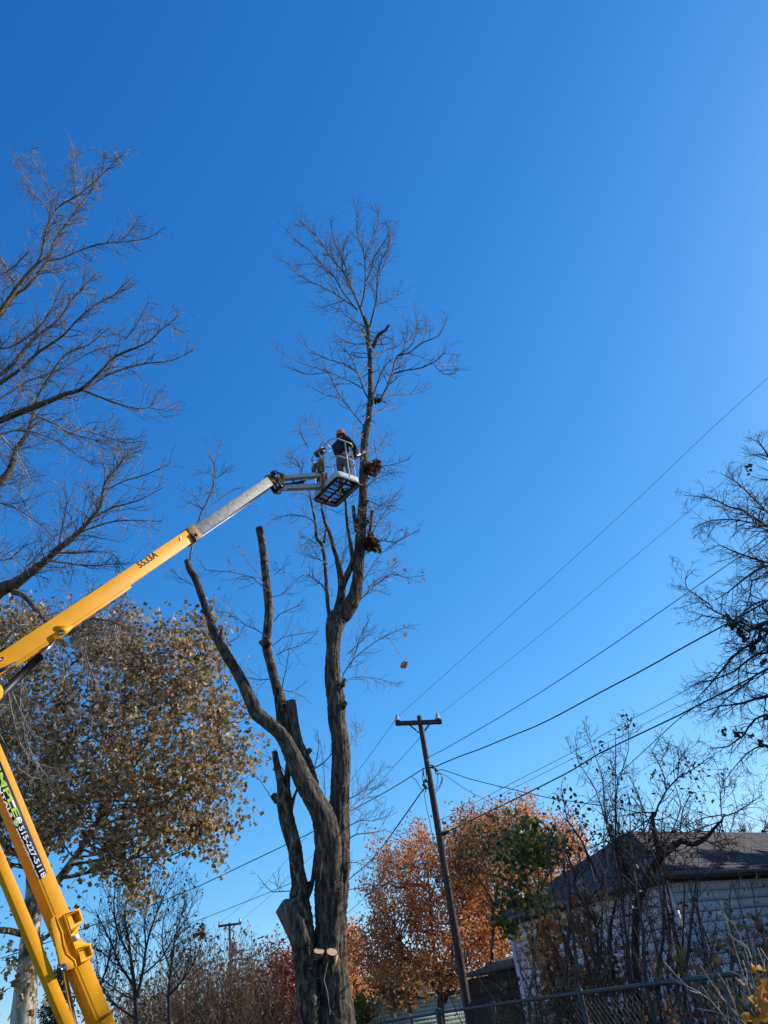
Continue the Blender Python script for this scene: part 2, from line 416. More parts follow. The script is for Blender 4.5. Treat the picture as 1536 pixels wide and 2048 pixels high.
def roof_plane(mb, a, b, c, d, course, tab, rng, lift=0.014):
    """shingle courses on the plane a-b (eave) to d-c (ridge)"""
    a, b, c, d = map(np.asarray, (a, b, c, d)); n = nrm(np.cross(b - a, (c + d) / 2 - a)); n = n if n[2] > 0 else -n
    H = np.linalg.norm((c + d) / 2 - (a + b) / 2); N = max(3, int(H / course))
    for i in range(N):
        t0, t1 = i / N, min(1, (i + 1.15) / N)
        p0, p1 = a + (d - a) * t0, b + (c - b) * t0; q0, q1 = a + (d - a) * t1, b + (c - b) * t1
        m = max(1, int(np.linalg.norm(p1 - p0) / tab)); off = rng.uniform(0, 0.5)
        for j in range(m):
            s0, s1 = max(0, (j + off * 0) / m), (j + 0.97) / m
            l = n * lift * rng.uniform(0.7, 1.7)
            V = [p0 + (p1 - p0) * s0 + l, p0 + (p1 - p0) * s1 + l, q0 + (q1 - q0) * s1 + n * 0.003, q0 + (q1 - q0) * s0 + n * 0.003,
                 p0 + (p1 - p0) * s0, p0 + (p1 - p0) * s1]
            mb.add(V, [(0, 1, 2, 3), (4, 5, 1, 0)])
    mb.add([a - n * 0.02, b - n * 0.02, c - n * 0.02, d - n * 0.02], [(0, 1, 2, 3)])
def hip_house(name, label, N, uL, wL, uR, wR, h, hp, expo, mats, over=0.3, z0=0.25, course=0.16, two_boards=True, seed=0, corner=True):
    rng = np.random.default_rng(seed)
    N = np.array([N[0], N[1], h]); uL = np.array([*uL, 0.0]); uR = np.array([*uR, 0.0])
    root = thing(name, label, 'house' if 'garage' not in name and 'shed' not in name else name.split('_')[-1], (N[0], N[1], 0))
    L = N + uL * wL; R = N + uR * wR; B = L + uR * wR
    k = wL / 2
    P = (N + L) / 2 + uR * k; Q = (R + B) / 2 - uR * k; P[2] = Q[2] = hp
    mb = MB()
    roof_plane(mb, N, R, Q, P, course, 0.3, rng); roof_plane(mb, L, N, P, P, course, 0.3, rng)
    roof_plane(mb, B, L, P, Q, course, 0.6, rng); roof_plane(mb, R, B, Q, Q, course, 0.6, rng)
    rf = mb.build('roof', mats['roof'], root)
    mb = MB()      # soffit and gutter board
    n0 = N + (uL + uR) * over; l0 = L + (uR - uL) * over; r0 = R + (uL - uR) * over; b0 = B - (uL + uR) * over
    for a, b in ((N, R), (N, L), (L, B), (R, B)):
        mb.beam(a - Z * 0.05, b - Z * 0.05, 0.025, 0.08, Z)
    mb.build('fascia', mats['trim'], root)
    mb = MB()
    mb.add([q - Z * 0.1 for q in (N, R, B, L)], [(0, 1, 2, 3)])
    mb.build('soffit', mats['trim'], root)
    mb = MB()      # backing wall, coloured dark to draw the shadow lines between boards
    for a, b in ((n0, r0), (n0, l0), (l0, b0), (r0, b0)):
        mb.add([a * [1, 1, 0], b * [1, 1, 0], b - Z * 0.1, a - Z * 0.1], [(0, 1, 2, 3)])
    mb.build('wall', mats['gap'], root)
    rows = int((h - 0.1 - z0) / expo)
    for a, b, nn in ((n0, r0, -uL), (n0, l0, -uR)):
        t = nrm((b - a) * [1, 1, 0])
        ln = np.linalg.norm((b - a)[:2])
        me = None
        for i in range(rows):
            z = z0 + i * expo
            a1 = np.array([a[0], a[1], z]) + t * 0.05; b1 = np.array([b[0], b[1], z]) - t * 0.05
            if me is None:
                mbb = MB(); base = a1.copy()
                mbb.prism([a1 + nn * 0.003, a1 + nn * 0.018, a1 + nn * 0.013 + Z * expo * 0.93, a1 + nn * 0.003 + Z * expo * 0.93], b1 - a1)
                o0 = mbb.build('siding_board', mats['side'], root); me = o0.data
            else:
                o1 = bpy.data.objects.new('siding_board', me); COL.objects.link(o1); o1.parent = root
                o1.location = (float(rng.normal(0, 0.001)), float(rng.normal(0, 0.001)), float(i * expo + rng.normal(0, 0.0015)))
        mb = MB(); mb.box((b * [1, 1, 0]) + Z * (h - 0.1) / 2 + nn * 0.02, (t, nn, Z), (0.05, 0.025, (h - 0.12) / 2)); mb.build('corner_board', mats['side'], root)
    mb = MB(); mb.box((n0 * [1, 1, 0]) + Z * (h - 0.1) / 2, (uL, uR, Z), (0.03, 0.03, (h - 0.12) / 2)); mb.build('corner_board', mats['side'], root)
    return root, (N, L, R, P, Q)
mats_w = {'roof': noise_mat('asphalt_shingle_grey', (0.05, 0.045, 0.045), (0.17, 0.155, 0.15), (1, 1, 1), 18, 0.95, 0.3, 0.01, 8),
          'side': noise_mat('siding_white', (0.76, 0.60, 0.59), (0.88, 0.72, 0.69), (1, 1, 1), 3, 0.6, 0, 0, 6), 'gap': paint('wall_backing', (0.10, 0.07, 0.07), 0.9), 'trim': paint('trim_tan', (0.20, 0.15, 0.12), 0.7)}
mats_g = {'roof': noise_mat('asphalt_shingle_brown', (0.09, 0.07, 0.06), (0.2, 0.17, 0.15), (1, 1, 1), 10, 0.95),
          'side': noise_mat('siding_green', (0.20, 0.27, 0.22), (0.27, 0.35, 0.28), (1, 1, 1), 3, 0.7), 'gap': paint('wall_backing_green', (0.07, 0.08, 0.07), 0.9), 'trim': paint('trim_white', (0.42, 0.44, 0.43), 0.6)}
mats_s = {'roof': mats_g['roof'], 'side': noise_mat('siding_brown', (0.045, 0.03, 0.022), (0.085, 0.06, 0.045), (1, 1, 0.3), 6, 0.9), 'trim': paint('trim_brown', (0.05, 0.035, 0.03), 0.7)}
Nw = ath(1336, 1740, 3.2)
hip_house('white_house', 'white lap sided house with grey shingle hip roof behind the bare saplings', Nw[:2], nrm((-0.62, 0.785)), 4.9,
          nrm((0.76, 0.65)), 12.0, 3.2, 4.45, 0.165, mats_w, seed=3)
Ng = ath(761, 1999, 3.0)
hip_house('green_garage', 'pale green sided garage with brown hip roof beyond the orange maple', Ng[:2], nrm((-0.80, 0.60)), 5.0,
          nrm((0.86, 0.50)), 7.0, 3.0, 4.5, 0.21, mats_g, seed=4, course=0.25)
# flat brown shed, dark wall between the pole and the white house
sa, sb = at(932, 1950, 24), at(1046, 1925, 22)
root = thing('brown_shed', 'dark brown board sided shed behind the leaning utility pole', 'shed', (sa[0], sa[1], 0))
sdir = nrm((sb - sa) * [1, 1, 0]); sn = np.array([sdir[1], -sdir[0], 0]); sl = np.linalg.norm((sb - sa)[:2]) + 0.5
hs = float(sb[2]) - 0.10
mb = MB(); mb.box(sa * [1, 1, 0] + sdir * sl / 2 - sn * 1.5 + Z * hs / 2, (sdir, sn, Z), (sl / 2, 1.48, hs / 2)); mb.build('wall', mats_s['side'], root)
for i in range(int((hs - 0.1) / 0.21)):
    z = 0.1 + i * 0.21
    a1 = sa * [1, 1, 0] + Z * z + sdir * 0.02
    mb = MB(); mb.prism([a1 + sn * 0.0, a1 + sn * 0.035, a1 + sn * 0.012 + Z * 0.225, a1 + Z * 0.225], sdir * (sl - 0.04)); mb.build('siding_board', mats_s['side'], root)
mb = MB(); e = sa * [1, 1, 0] + Z * (hs + 0.06) - sdir * 0.15
mb.prism([e + sn * 0.25, e - sn * 1.5 + Z * 0.35, e - sn * 3.2], sdir * (sl + 0.3)); mb.build('roof', mats_s['roof'], root)

# ================================================================== THE TREE BEING TAKEN DOWN
TY = 14.6
rng = np.random.default_rng(11)
base = at(655, 2048, TY); base = np.array([base[0], TY, 0])
tree = thing('pruned_tree', 'tall half cut maple with bare topped stems beside the work platform', 'tree', base)
def down(P, R, z=-0.1, spread=1.15):
    """continue a traced stem straight down to the ground"""
    p = P[-1].copy(); q = p.copy(); q[2] = z; m = (p + q) / 2
    return np.vstack([P, m, q]), np.concatenate([R, [R[-1] * (1 + spread) / 2, R[-1] * spread]])
SK = []
def limb(name, s, Y0, Y1, mat='bark', sides=20, ext=False, amp=0.09, cut=None, parent=None, step=0.07, knobs=0.07):
    P, R = trace(s, Y0, Y1)
    if ext: P, R = down(P, R, spread=1.25)
    mb = MB(); P, R = bark_mesh(mb, P, R, rng, sides, step, amp, knobs)
    o = mb.build(name, M[mat], parent or tree, smooth=True)
    if cut:      # sawn end at the first point
        t = nrm(P[0] - P[2]); mb = MB(); u = nrm(np.cross(t, [0.3, 0.8, 0.1])); w = np.cross(t, u); n = 14; jr = rng.uniform(0.85, 0.98, n)
        c = P[0] + t * 0.004
        mb.add([c + R[0] * jr[i] * (u * math.cos(i * 6.283 / n) + w * math.sin(i * 6.283 / n)) for i in range(n)], [tuple(range(n))])
        mb.build('cut_face', M[cut], o)
    return P, R
STEM = limb('trunk', '733,855,14 728,900,15 727,966,16 724,1028,18 720,1091,21 717,1128,21 715,1165,22 708,1195,26 690,1222,34 672,1242,38 667,1290,28 665,1355,30 672,1400,34 674,1435,36 680,1480,35 682,1518,35 681,1580,37 678,1625,42 670,1680,58 665,1740,62 664,1780,66 661,1830,61 661,1900,64 664,1980,70 668,2060,82', TY, TY, sides=64, ext=True, amp=0.095, step=0.045)
TOP = limb('trunk', '728,634,7 735,654,8 737,684,9 740,710,10 741,761,11 740,811,13 738,835,13.5 733,855,14', TY, TY, 'bark', 12)
LN = limb('limb', '374,1121,12 380,1140,12 392,1160,13 410,1212,14 420,1240,14 425,1258,16 440,1288,17 451,1307,19 480,1355,22 503,1404,24 512,1425,25 529,1440,26 561,1469,27 584,1510,32 607,1560,38 630,1600,42 646,1632,46 655,1680,52 660,1740,48 662,1800,36', TY - 1.1, TY - 0.06, 'bark', 40, cut='cut_old', step=0.05)
LM = limb('limb', '519,1057,17 523,1080,14 527,1111,14 534,1176,16 538,1220,17 535,1258,18 533,1290,18 542,1330,17 548,1355,18 558,1390,22 564,1420,27 572,1453,30 592,1490,31 610,1534,34 622,1575,34', TY + 0.1, TY - 0.1, 'bark_lichen', 18, cut='cut_old')
LS = limb('limb', '581,1402,19 584,1420,20 588,1450,20 598,1500,22 610,1535,22', TY - 0.15, TY - 0.1, 'bark', 14, cut='cut_old')
LO = limb('limb', '549,1503,11 557,1543,14 566,1573,24 568,1596,31 574,1640,29 589,1698,28 595,1742,28 600,1771,33 597,1815,48 602,1850,50 608,1888,46 615,1975,46 620,2060,50', TY - 0.25, TY - 0.25, 'bark_lichen', 40, ext=True, step=0.05, cut='cut_old')
LO2 = limb('limb', '577,1524,11 575,1545,12 572,1580,16', TY - 0.2, TY - 0.2, 'bark', 10, cut='cut_old')
limb('limb', '634,1700,11 630,1727,9 624,1770,9 612,1800,12', TY - 0.05, TY - 0.2, 'bark', 10)
limb('limb', '596,1575,4 588,1595,6 582,1620,9', TY - 0.1, TY - 0.25, 'bark', 8)
limb('burl', '676,1672,16 682,1700,30 684,1735,34 681,1765,28 674,1795,14', TY - 0.05, TY - 0.05, 'bark', 24, amp=0.12, knobs=0.1)
P, R = trace('584,1798,18 588,1812,32 595,1845,46 606,1895,44', TY - 0.38, TY - 0.3)
mb = MB(); P, R = bark_mesh(mb, P, R, rng, 20, 0.07, 0.08, 0.05); st = mb.build('stub', M['bark'], tree, smooth=True)
pts = [at(x, y, TY - 0.50) for x, y in ((551, 1824), (565, 1801), (572, 1797), (578, 1806), (572, 1822), (580, 1845), (587, 1868), (593, 1895), (580, 1885), (568, 1858))]
mb = MB(); mb.prism(pts, np.array([0.13, 0.22, -0.02])); mb.build('cut_face', M['cut_old'], st)
# knots, burls and broken stubs
def stub(s, Y, cut='cut_old', mat='bark', sides=10):
    P, R = trace(s, Y, Y)
    mb = MB(); P, R = bark_mesh(mb, P, R, rng, sides, 0.05, 0.12, 0.1); o = mb.build('stub', M[mat], tree, smooth=True)
    t = nrm(P[0] - P[1]); u = nrm(np.cross(t, [0.3, 0.8, 0.1])); w = np.cross(t, u); n = 10
    mb = MB(); mb.add([P[0] + t * 0.005 + R[0] * 0.9 * (u * math.cos(i * 6.283 / n) + w * math.sin(i * 6.283 / n)) for i in range(n)], [tuple(range(n))]); mb.build('cut_face', M[cut], o)
for s in ('692,1404,10 684,1412,16', '622,1498,9 612,1508,14', '641,1612,9 632,1618,13', '657,1617,12 650,1628,16',
          '546,1590,14 556,1602,18', '533,1280,9 538,1290,14', '520,1283,8 530,1292,12', '443,1258,6 442,1275,7 438,1290,8',
          '690,1358,6 684,1372,12', '735,1002,8 727,1010,10', '737,1042,9 726,1050,12', '626,1765,12 612,1775,16', '403,1222,8 412,1225,12', '574,1540,10 578,1552,14'):
    stub(s, TY - 0.1)
# three fresh saw cuts facing the camera
def disc(px, py, w, h, Y, tilt=(0.38, -0.62, 0.68), wedge=None):
    c = at(px, py, Y); n = nrm(tilt); u = nrm(np.cross(n, Z)); v = np.cross(u, n); v = v if v[2] > 0 else -v
    a = size(c, w) / 2; b = size(c, h) / 2 / 0.9
    k = 18; ring = [c + u * a * math.cos(i * 6.283 / k) + v * b * math.sin(i * 6.283 / k) * rng.uniform(0.94, 1.04) for i in range(k)]
    mb = MB(); mb.prism(ring, -n * 0.22); so = mb.build('stub', M['bark'], tree)
    mb = MB(); mb.add([q + n * 0.004 for q in ring], [tuple(range(k))]); mb.build('cut_face', M['cut_fresh'], so)
R0 = size(at(661, 1900, TY), 64) / 2
disc(638, 1902, 22, 14, TY - R0 - 0.10); disc(664, 1904, 22, 18, TY - R0 - 0.14); disc(669, 1714, 9, 6, TY - R0 - 0.0)
mb = MB(); q = [at(x, y, TY - R0 - 0.06) for x, y in ((662, 1912), (675, 1910), (672, 1925), (667, 1953), (664, 1935))]
mb.prism(q, np.array([0, 0.12, 0])); mb.build('cut_face', M['cut_fresh'], tree)
# upper fork and its side stems
limb('limb', '675,1122,10 681,1150,14 683,1175,16 681,1201,19 672,1235,22', TY + 0.1, TY + 0.05, 'bark_lichen', 14)
limb('limb', '706,1116,9 702,1132,12 695,1148,13 688,1165,13 684,1178,14', TY - 0.1, TY + 0.05, 'bark_lichen', 12)
UP = []
for s, y0, y1 in (('690,985,4 694,1045,6 697,1062,7 700,1080,7 703,1100,8 706,1118,9', TY - 0.5, TY - 0.1),
                  ('641,985,3 644,1018,5 648,1035,6 650,1045,7 660,1068,8 667,1095,9 672,1110,9 676,1124,10', TY + 0.4, TY + 0.1),
                  ('617,972,3 623,1007,4 628,1030,4.5 631,1049,5 633,1076,6 644,1091,7 650,1128,7 654,1185,8 656,1215,8 660,1235,9', TY + 0.5, TY),
                  ('654,1052,4 650,1072,5 648,1085,6', TY + 0.4, TY + 0.3),
                  ('706,1012,7 709,1035,8 713,1062,9', TY, TY), ('744,1022,6 742,1045,6 738,1070,7 733,1085,8', TY, TY)):
    P, R = limb('limb', s, y0, y1, 'bark_lichen', 9, amp=0.05)
    UP.append((P, R))
# fine wood, traced branch by branch from the photograph and then ramified
tw = Twigs(5)
def branches(tw, data, Y0, spread, n=6, L=(0.35, 0.9), lvl=1, dens=3.0, rr=None, flip=False, t0=0.15, **kw):
    res = []
    for i, s in enumerate(data):
        g = tw.rng
        Y1 = Y0 + (g.uniform(-1, 1) * spread if spread else 0)
        P, R = trace(s, Y0, Y1)
        P, R = smooth_path(P, R, 0.25)
        R = np.maximum(R, 0.004)
        tw.add(P, R)
        ln = np.linalg.norm(np.diff(P, axis=0), axis=1).sum()
        tw.along(P, R, t0, int(n * max(1, ln / 1.3)), L, lvl, dens=dens, **kw)
        res.append((P, R))
    return res
top = ['727,634,7 720,616,6 702,575,5.5 687,545,5 667,522,4 647,492,3 626,464,2 600,445,1.2', '714,620,5 702,605,4 687,586,3.5 669,555,3 652,535,3 634,520,2.5 616,497,2 591,481,1.6 568,454,1',
       '722,613,4 730,578,3.5 730,522,3 723,492,2.5 713,461,2 715,431,1.5 706,400,1', '731,565,3 743,537,2.5 748,514,2.3 763,492,2 776,469,1.2', '730,517,2.5 740,489,2 751,464,1.8 758,438,1.4 743,410,1',
       '740,654,5 748,621,4 754,596,3.5 754,565,3 758,537,2.6 765,515,2 779,489,1.5 780,450,1', '758,608,2.5 773,603,2 791,596,1.4 799,580,1', '707,613,4 682,596,3 657,580,3 631,568,2.5 598,550,2 575,527,1.5 553,518,1',
       '690,600,2 667,608,1.6 641,616,1', '729,654,3 712,644,2.5 692,631,2 682,619,1.5 662,615,1', '735,687,3 718,688,2.5 697,685,2 667,667,1.5', '736,690,3 727,665,2.5 712,646,1.6 704,630,1',
       '702,575,3 690,530,2.6 676,500,2.2 665,470,1.6 662,440,1', '669,555,3 640,532,2 618,528,1.6 585,531,1', '687,545,3 683,515,2 688,490,1.6 696,470,1', '754,560,2.4 768,530,2 775,505,1.6 778,470,1',
       '647,492,2.4 632,470,2 612,452,1.5 596,436,1']
branches(tw, top, TY, 1.6, 10, (0.3, 0.85), 1, up=0.16, kink=0.16, dens=3.8)
mid = ['747,717,4 761,705,3.5 784,695,3 812,685,2.5 830,668,2 850,655,1.4', '761,799,6 773,776,5 785,745,4.5 794,712,4 819,705,3 845,685,2.6 877,672,2 895,639,1.2', '794,712,3 817,697,2.5 832,672,2 832,634,1.6 827,604,1',
       '785,747,3.5 814,740,3 845,735,3 870,723,2.5 890,705,2 897,685,1', '870,730,2.4 895,730,2 913,728,1', '870,732,2.2 888,748,2 908,748,1.6 918,735,1', '762,797,3 784,789,2.5 819,789,2 845,781,1.6 862,766,1',
       '748,786,3 761,748,2.5 773,728,2 788,715,1.2', '734,794,4 727,778,3.6 720,758,3.2 705,720,3 692,702,2.5 672,685,1.4', '715,745,3 687,728,2.6 654,718,2.4 624,702,2 591,674,1', '727,778,3 697,761,2.6 659,745,2.5 636,737,2 601,725,1.6 548,697,1',
       '659,745,2 611,748,1.6 565,728,1', '730,855,4 715,837,3.5 680,791,3 662,756,2.4 644,720,1.2', '680,796,2 649,789,1.6 611,768,1', '700,768,2 670,768,1.6 644,768,1', '748,832,2.4 762,822,2 785,815,1.5 803,818,1', '775,770,2.5 790,760,2 800,740,1.2',
       '812,685,2 815,660,1.6 810,640,1', '845,685,2.4 852,665,2 858,640,1.2', '794,725,2 803,722,1.5 806,740,1']
branches(tw, mid, TY, 1.8, 6, (0.3, 0.8), 1, up=0.14, kink=0.16, side=(0, 0, 0.3))
tw.build('crown', M['twig'], tree)
nt_tips = list(tw.tips)
tw = Twigs(6)
low = ['748,880,3 752,905,2.5 762,890,2 775,862,1.2', '737,925,2.5 765,932,2 800,925,1.6 820,918,1', '732,975,3 750,958,2 770,950,1.6 795,945,1', '736,1000,2.6 760,1012,2 790,1010,1.4', '740,1078,4 757,1083,3.5 762,1080,3 790,1085,2.5 812,1073,1.6 838,1060,1',
       '742,1075,3 752,1050,2.6 765,1030,2 780,1008,1.4 795,985,1', '711,1210,4 735,1185,3.5 760,1163,3 785,1148,2 815,1155,1.6 850,1150,1', '725,1190,2.6 748,1165,2 772,1145,1.6 790,1110,1', '722,1170,2.5 745,1130,2 770,1100,1.4 800,1080,1',
       '655,1128,3 640,1120,2.4 610,1108,1.8 598,1090,1', '652,1185,3.4 645,1170,3 628,1158,2.6 618,1150,2.4 614,1153,1.5', '631,1047,3 615,1035,2.4 580,1030,2 555,1035,1.4 540,1040,1', '617,982,2.6 600,935,2.4 590,918,2 580,903,1.2', '600,935,2 585,925,1.6 570,908,1',
       '646,1020,2.5 630,1000,2 600,985,1.6 580,975,1', '690,1005,2 680,985,1.5 676,975,1', '676,1150,2 685,1120,1.6 690,1095,1', '650,1100,2.2 620,1080,1.8 600,1075,1.2',
       '620,905,2.2 612,885,2 600,865,1.6 590,850,1', '655,890,2 640,870,1.8 622,850,1.4 610,835,1',
       '730,1040,2 750,1020,1.6 775,1000,1', '712,1120,2 735,1105,2 760,1070,1.5 790,1050,1']
branches(tw, low, TY, 1.3, 12, (0.22, 0.6), 1, up=0.08, kink=0.2, dens=4)
# suckers down the stems
suck = ['678,1380,2.6 688,1345,2.6 705,1320,2.4 735,1295,2 770,1272,1.6 825,1250,1', '700,1335,2 712,1300,1.8 722,1270,1.4 738,1240,1', '682,1368,2.4 705,1355,2 745,1355,1.6 800,1370,1', '693,1310,1.8 720,1285,1.6 745,1262,1',
        '695,1500,2 715,1475,1.6 722,1450,1', '692,1600,2.4 715,1590,2 745,1560,1.6 768,1530,1', '692,1625,2.2 720,1600,2 755,1575,1.6 775,1560,1', '692,1655,2.6 722,1640,2.2 745,1642,1.6 780,1630,1', '690,1680,3 715,1668,2.6 745,1665,2.2 770,1660,1.6 800,1672,1',
        '690,1725,2.2 715,1725,1.8 740,1735,1.5 762,1748,1', '692,1780,2 725,1775,1.8 760,1768,1.2', '690,1650,2 700,1620,1.8 715,1600,1.5 760,1590,1',
        '622,1540,4 632,1535,3.4 648,1525,3 662,1510,2.4 668,1500,1.8', '628,1537,2.6 634,1515,2.2 638,1490,1.8 635,1460,1.2', '651,1625,2 650,1580,1.8 646,1520,1.5 640,1480,1',
        '545,1600,2 520,1560,1.6 502,1545,1.4 490,1560,1', '572,1548,2.4 560,1530,2 545,1520,1.6 520,1505,1', '580,1782,2.4 548,1784,2.4 543,1783,2 530,1770,1.6 514,1750,1.2', '560,1784,1.6 556,1775,1.5 550,1766,1.2',
        '541,1185,4 528,1175,3.6 505,1155,3 480,1148,2.6 455,1143,2.4 412,1140,2 398,1120,1.5 385,1108,1', '530,1170,2.5 510,1140,2 490,1115,1.5 478,1090,1', '536,1275,3 510,1258,2.6 490,1250,2.2 470,1232,2 455,1215,1.6 440,1190,1.2',
        '548,1242,2.6 560,1228,2.2 585,1216,1.6 610,1208,1', '548,1150,2 560,1140,1.6 570,1130,1', '541,1195,2 560,1190,1.8 585,1170,1.4', '545,1292,2.4 565,1275,2 600,1268,1.6 635,1262,1', '553,1310,2.2 570,1300,2 600,1292,1.6 630,1270,1',
        '562,1390,3 566,1365,2.4 574,1330,2 578,1300,1.4 585,1275,1', '565,1380,1.8 590,1385,1.5 610,1395,1', '545,1358,2.2 520,1360,2 495,1355,1.4', '515,1445,2.2 500,1430,2 480,1425,1.6 460,1425,1', '395,1175,2 375,1165,2 358,1155,1.5 345,1140,1',
        '450,1290,2.4 470,1278,2 490,1270,1', '474,1240,1.8 455,1225,1.4 425,1227,1', '380,1120,5 382,1105,5 388,1075,4.5 393,1055,4.2 403,1025,4 414,1005,3.6 424,985,3.2 429,954,2.6 429,930,2.2 422,915,1.6 412,888,1',
        '408,1018,2.4 395,1012,2 378,1005,2 368,1015,1.4', '410,1013,2 395,998,1.8 378,985,1.6 362,970,1', '424,985,2 412,985,1.8 402,975,1.2', '430,958,2 445,948,1.8 458,935,1.2', '412,1020,2.2 430,1005,2 450,990,2 468,978,1.6 490,975,1',
        '398,1070,2.4 420,1050,2.2 440,1038,2 465,1030,1.8 485,1018,1.6 505,1000,1', '428,930,1.6 436,905,1.2 442,880,1', '429,955,2 415,945,1.6 395,940,1', '429,931,1.4 420,915,1.4 413,900,1',
        '608,1150,2 590,1160,1.4', '640,1760,1.6 642,1740,1.4 644,1715,1', '655,1925,1.6 648,1960,1.6 655,1985,1.4 660,2030,1', '706,900,2 706,885,2 708,862,1.8 707,848,1.4 711,842,1', '770,1272,1.2 785,1285,1 800,1308,1 806,1322,1']
branches(tw, suck[:12], TY - 0.1, 1.2, 11, (0.25, 0.6), 1, up=0.08, kink=0.2)
branches(tw, suck[12:19], TY - 0.2, 0.6, 4, (0.15, 0.4), 1, up=0.1, kink=0.22)
branches(tw, suck[19:33], TY - 0.4, 0.6, 7, (0.25, 0.6), 1, up=0.12, kink=0.2)
branches(tw, suck[33:43], TY - 1.1, 0.4, 7, (0.2, 0.5), 1, up=0.12, kink=0.2)
branches(tw, suck[43:], TY - 0.5, 0.1, 2, (0.1, 0.3), 0, up=0.0, kink=0.2)
# twigs straight off the upper stem
P, R = TOP; tw.along(P, R, 0.0, 34, (0.25, 0.9), 1, dens=3, up=0.1)
P, R = STEM; tw.along(P[:90], R[:90], 0.0, 70, (0.25, 0.9), 1, dens=3, up=0.1, r=0.009)
for P, R in UP: tw.along(P, R, 0.0, 12, (0.2, 0.7), 1, dens=3, up=0.1, r=0.007)
tw.P += []
cr = tw.build('twigs', M['twig_pale'], tree)  # paler twig colour puts a sunlit look into these lower twigs
limb('limb', '778,650,5 771,660,6 758,669,7 752,680,8 745,695,9', TY - 0.3, TY, 'bark', 9, cut='cut_old')
# sparse dead leaves left on the suckers
tips = [p for p, l in tw.tips if p[2] < at(700, 1060, TY)[2] and l == 0]
nr = np.random.default_rng(4); sel = nr.permutation(len(tips))[:260]
mb = MB(); leaves_mb(mb, np.array([tips[i] for i in sel if tips[i][0] > -0.2]), 0.075, nr)
leaves_mb(mb, at(806, 1326, TY) + nr.normal(0, 0.05, (7, 3)), 0.11, nr)
M['dead_leaf'] = leaf_mat('dead_leaf', [(0.18, 0.09, 0.05), (0.42, 0.30, 0.2), (0.3, 0.14, 0.08), (0.5, 0.42, 0.33)], 0.3)
mb.build('leaves', M['dead_leaf'], tree)['kind'] = 'stuff'
# leaf nests lodged against the stem
for (x, y, w, lab) in ((746, 935, 38, 'large brown leaf nest beside the platform on the high stem'),
                       (741, 1086, 32, 'brown leaf nest on the stem well below the platform'),
                       (757, 800, 20, 'small dark leaf nest high above the worker')):
    c = at(x, y, TY - 0.05); s = size(c, w) / 2
    mb = MB(); pp = c + nr.normal(0, 1, (200, 3)) * [s * 0.42, s * 0.42, s * 0.34]
    leaves_mb(mb, pp if w > 20 else pp[:60], 0.11 if w > 20 else 0.06, nr); 
    t2 = Twigs(int(x)); 
    for _ in range(30):
        d = nrm(nr.normal(size=3)); t2.grow(tuple(c + nr.normal(0, s * 0.25, 3)), tuple(d), s * 1.2, 0.006, 0)
    root = thing('leaf_nest', lab, 'nest', c, 'leaf nests in the pruned tree')
    mb.build('leaves', M['nest'], root)['kind'] = 'stuff'; t2.build('sticks', M['twig_dark'], root)

# ================================================================== THE BOOM LIFT
def AD(x, y, d): return CO + ray(x, y) * d
Ph, Pb = AD(0, 1325, 9.6), AD(670, 960, 17.2)
hd = nrm((Pb - Ph) * [1, 1, 0]); LNm = np.array([hd[1], -hd[0], 0])      # LNm: side of the boom that faces the camera
def PL(x, y, off=0.0):
    d = ray(x, y); q = Ph + LNm * off
    return CO + d * (((q - CO) @ LNm) / (d @ LNm))
gbase = PL(300, 2270); gbase = np.array([gbase[0], gbase[1], 0])
lift = thing('boom_lift', 'yellow towable boom lift with white extended boom and caged work platform', 'boom lift', gbase)
def lpart(name, mb, mat, parent=None, **k): return mb.build(name, M[mat], parent or lift, **k)
def pbeam(name, a, b, h, w, mat, parent=None, off=0, bevel=0.008):
    A, B = PL(*a, w / 2 + off) - LNm * w / 2, PL(*b, w / 2 + off) - LNm * w / 2
    mb = MB(); t = nrm(B - A); up = nrm(np.cross(LNm, t)); up = up if up[2] > 0 else -up
    mb.beam(A, B, w, h, up); return lpart(name, mb, mat, parent, bevel=bevel)
W2 = 0.10
riser = pbeam('lower_boom', (-62, 1380), (290, 2235), 0.198, 0.20, 'yellow')
link = pbeam('levelling_link', (-131, 1400), (217, 2235), 0.115, 0.11, 'yellow')
upper = pbeam('upper_boom', (-95, 1392), (391, 1064), 0.232, 0.20, 'yellow')
# lower strengthening rail under the upper boom
pbeam('stiffener_rail', (30, 1331), (262, 1172), 0.05, 0.21, 'yellow', upper)
inner = pbeam('extension_boom', (380, 1071), (541, 961), 0.200, 0.165, 'silver')
pbeam('collar', (383, 1069.5), (397, 1060), 0.27, 0.235, 'yellow_dirty', upper)
for a, b, r, m in (((396, 1073), (540, 975), 0.010, 'dark_metal'), ((396, 1078), (538, 979), 0.012, 'rail')):
    mb = MB(); mb.tube([PL(*a, 0.03), PL((a[0] + b[0]) / 2, (a[1] + b[1]) / 2 + 1, 0.03), PL(*b, 0.03)], r, 6); lpart('hose', mb, m, inner)
mb = MB()
for x, y in ((388, 1075), (392, 1070), (384, 1071), (390, 1080)):
    mb.ball(PL(x, y, 0.12), 0.035, 8)
lpart('roller', mb, 'dark_metal', upper)
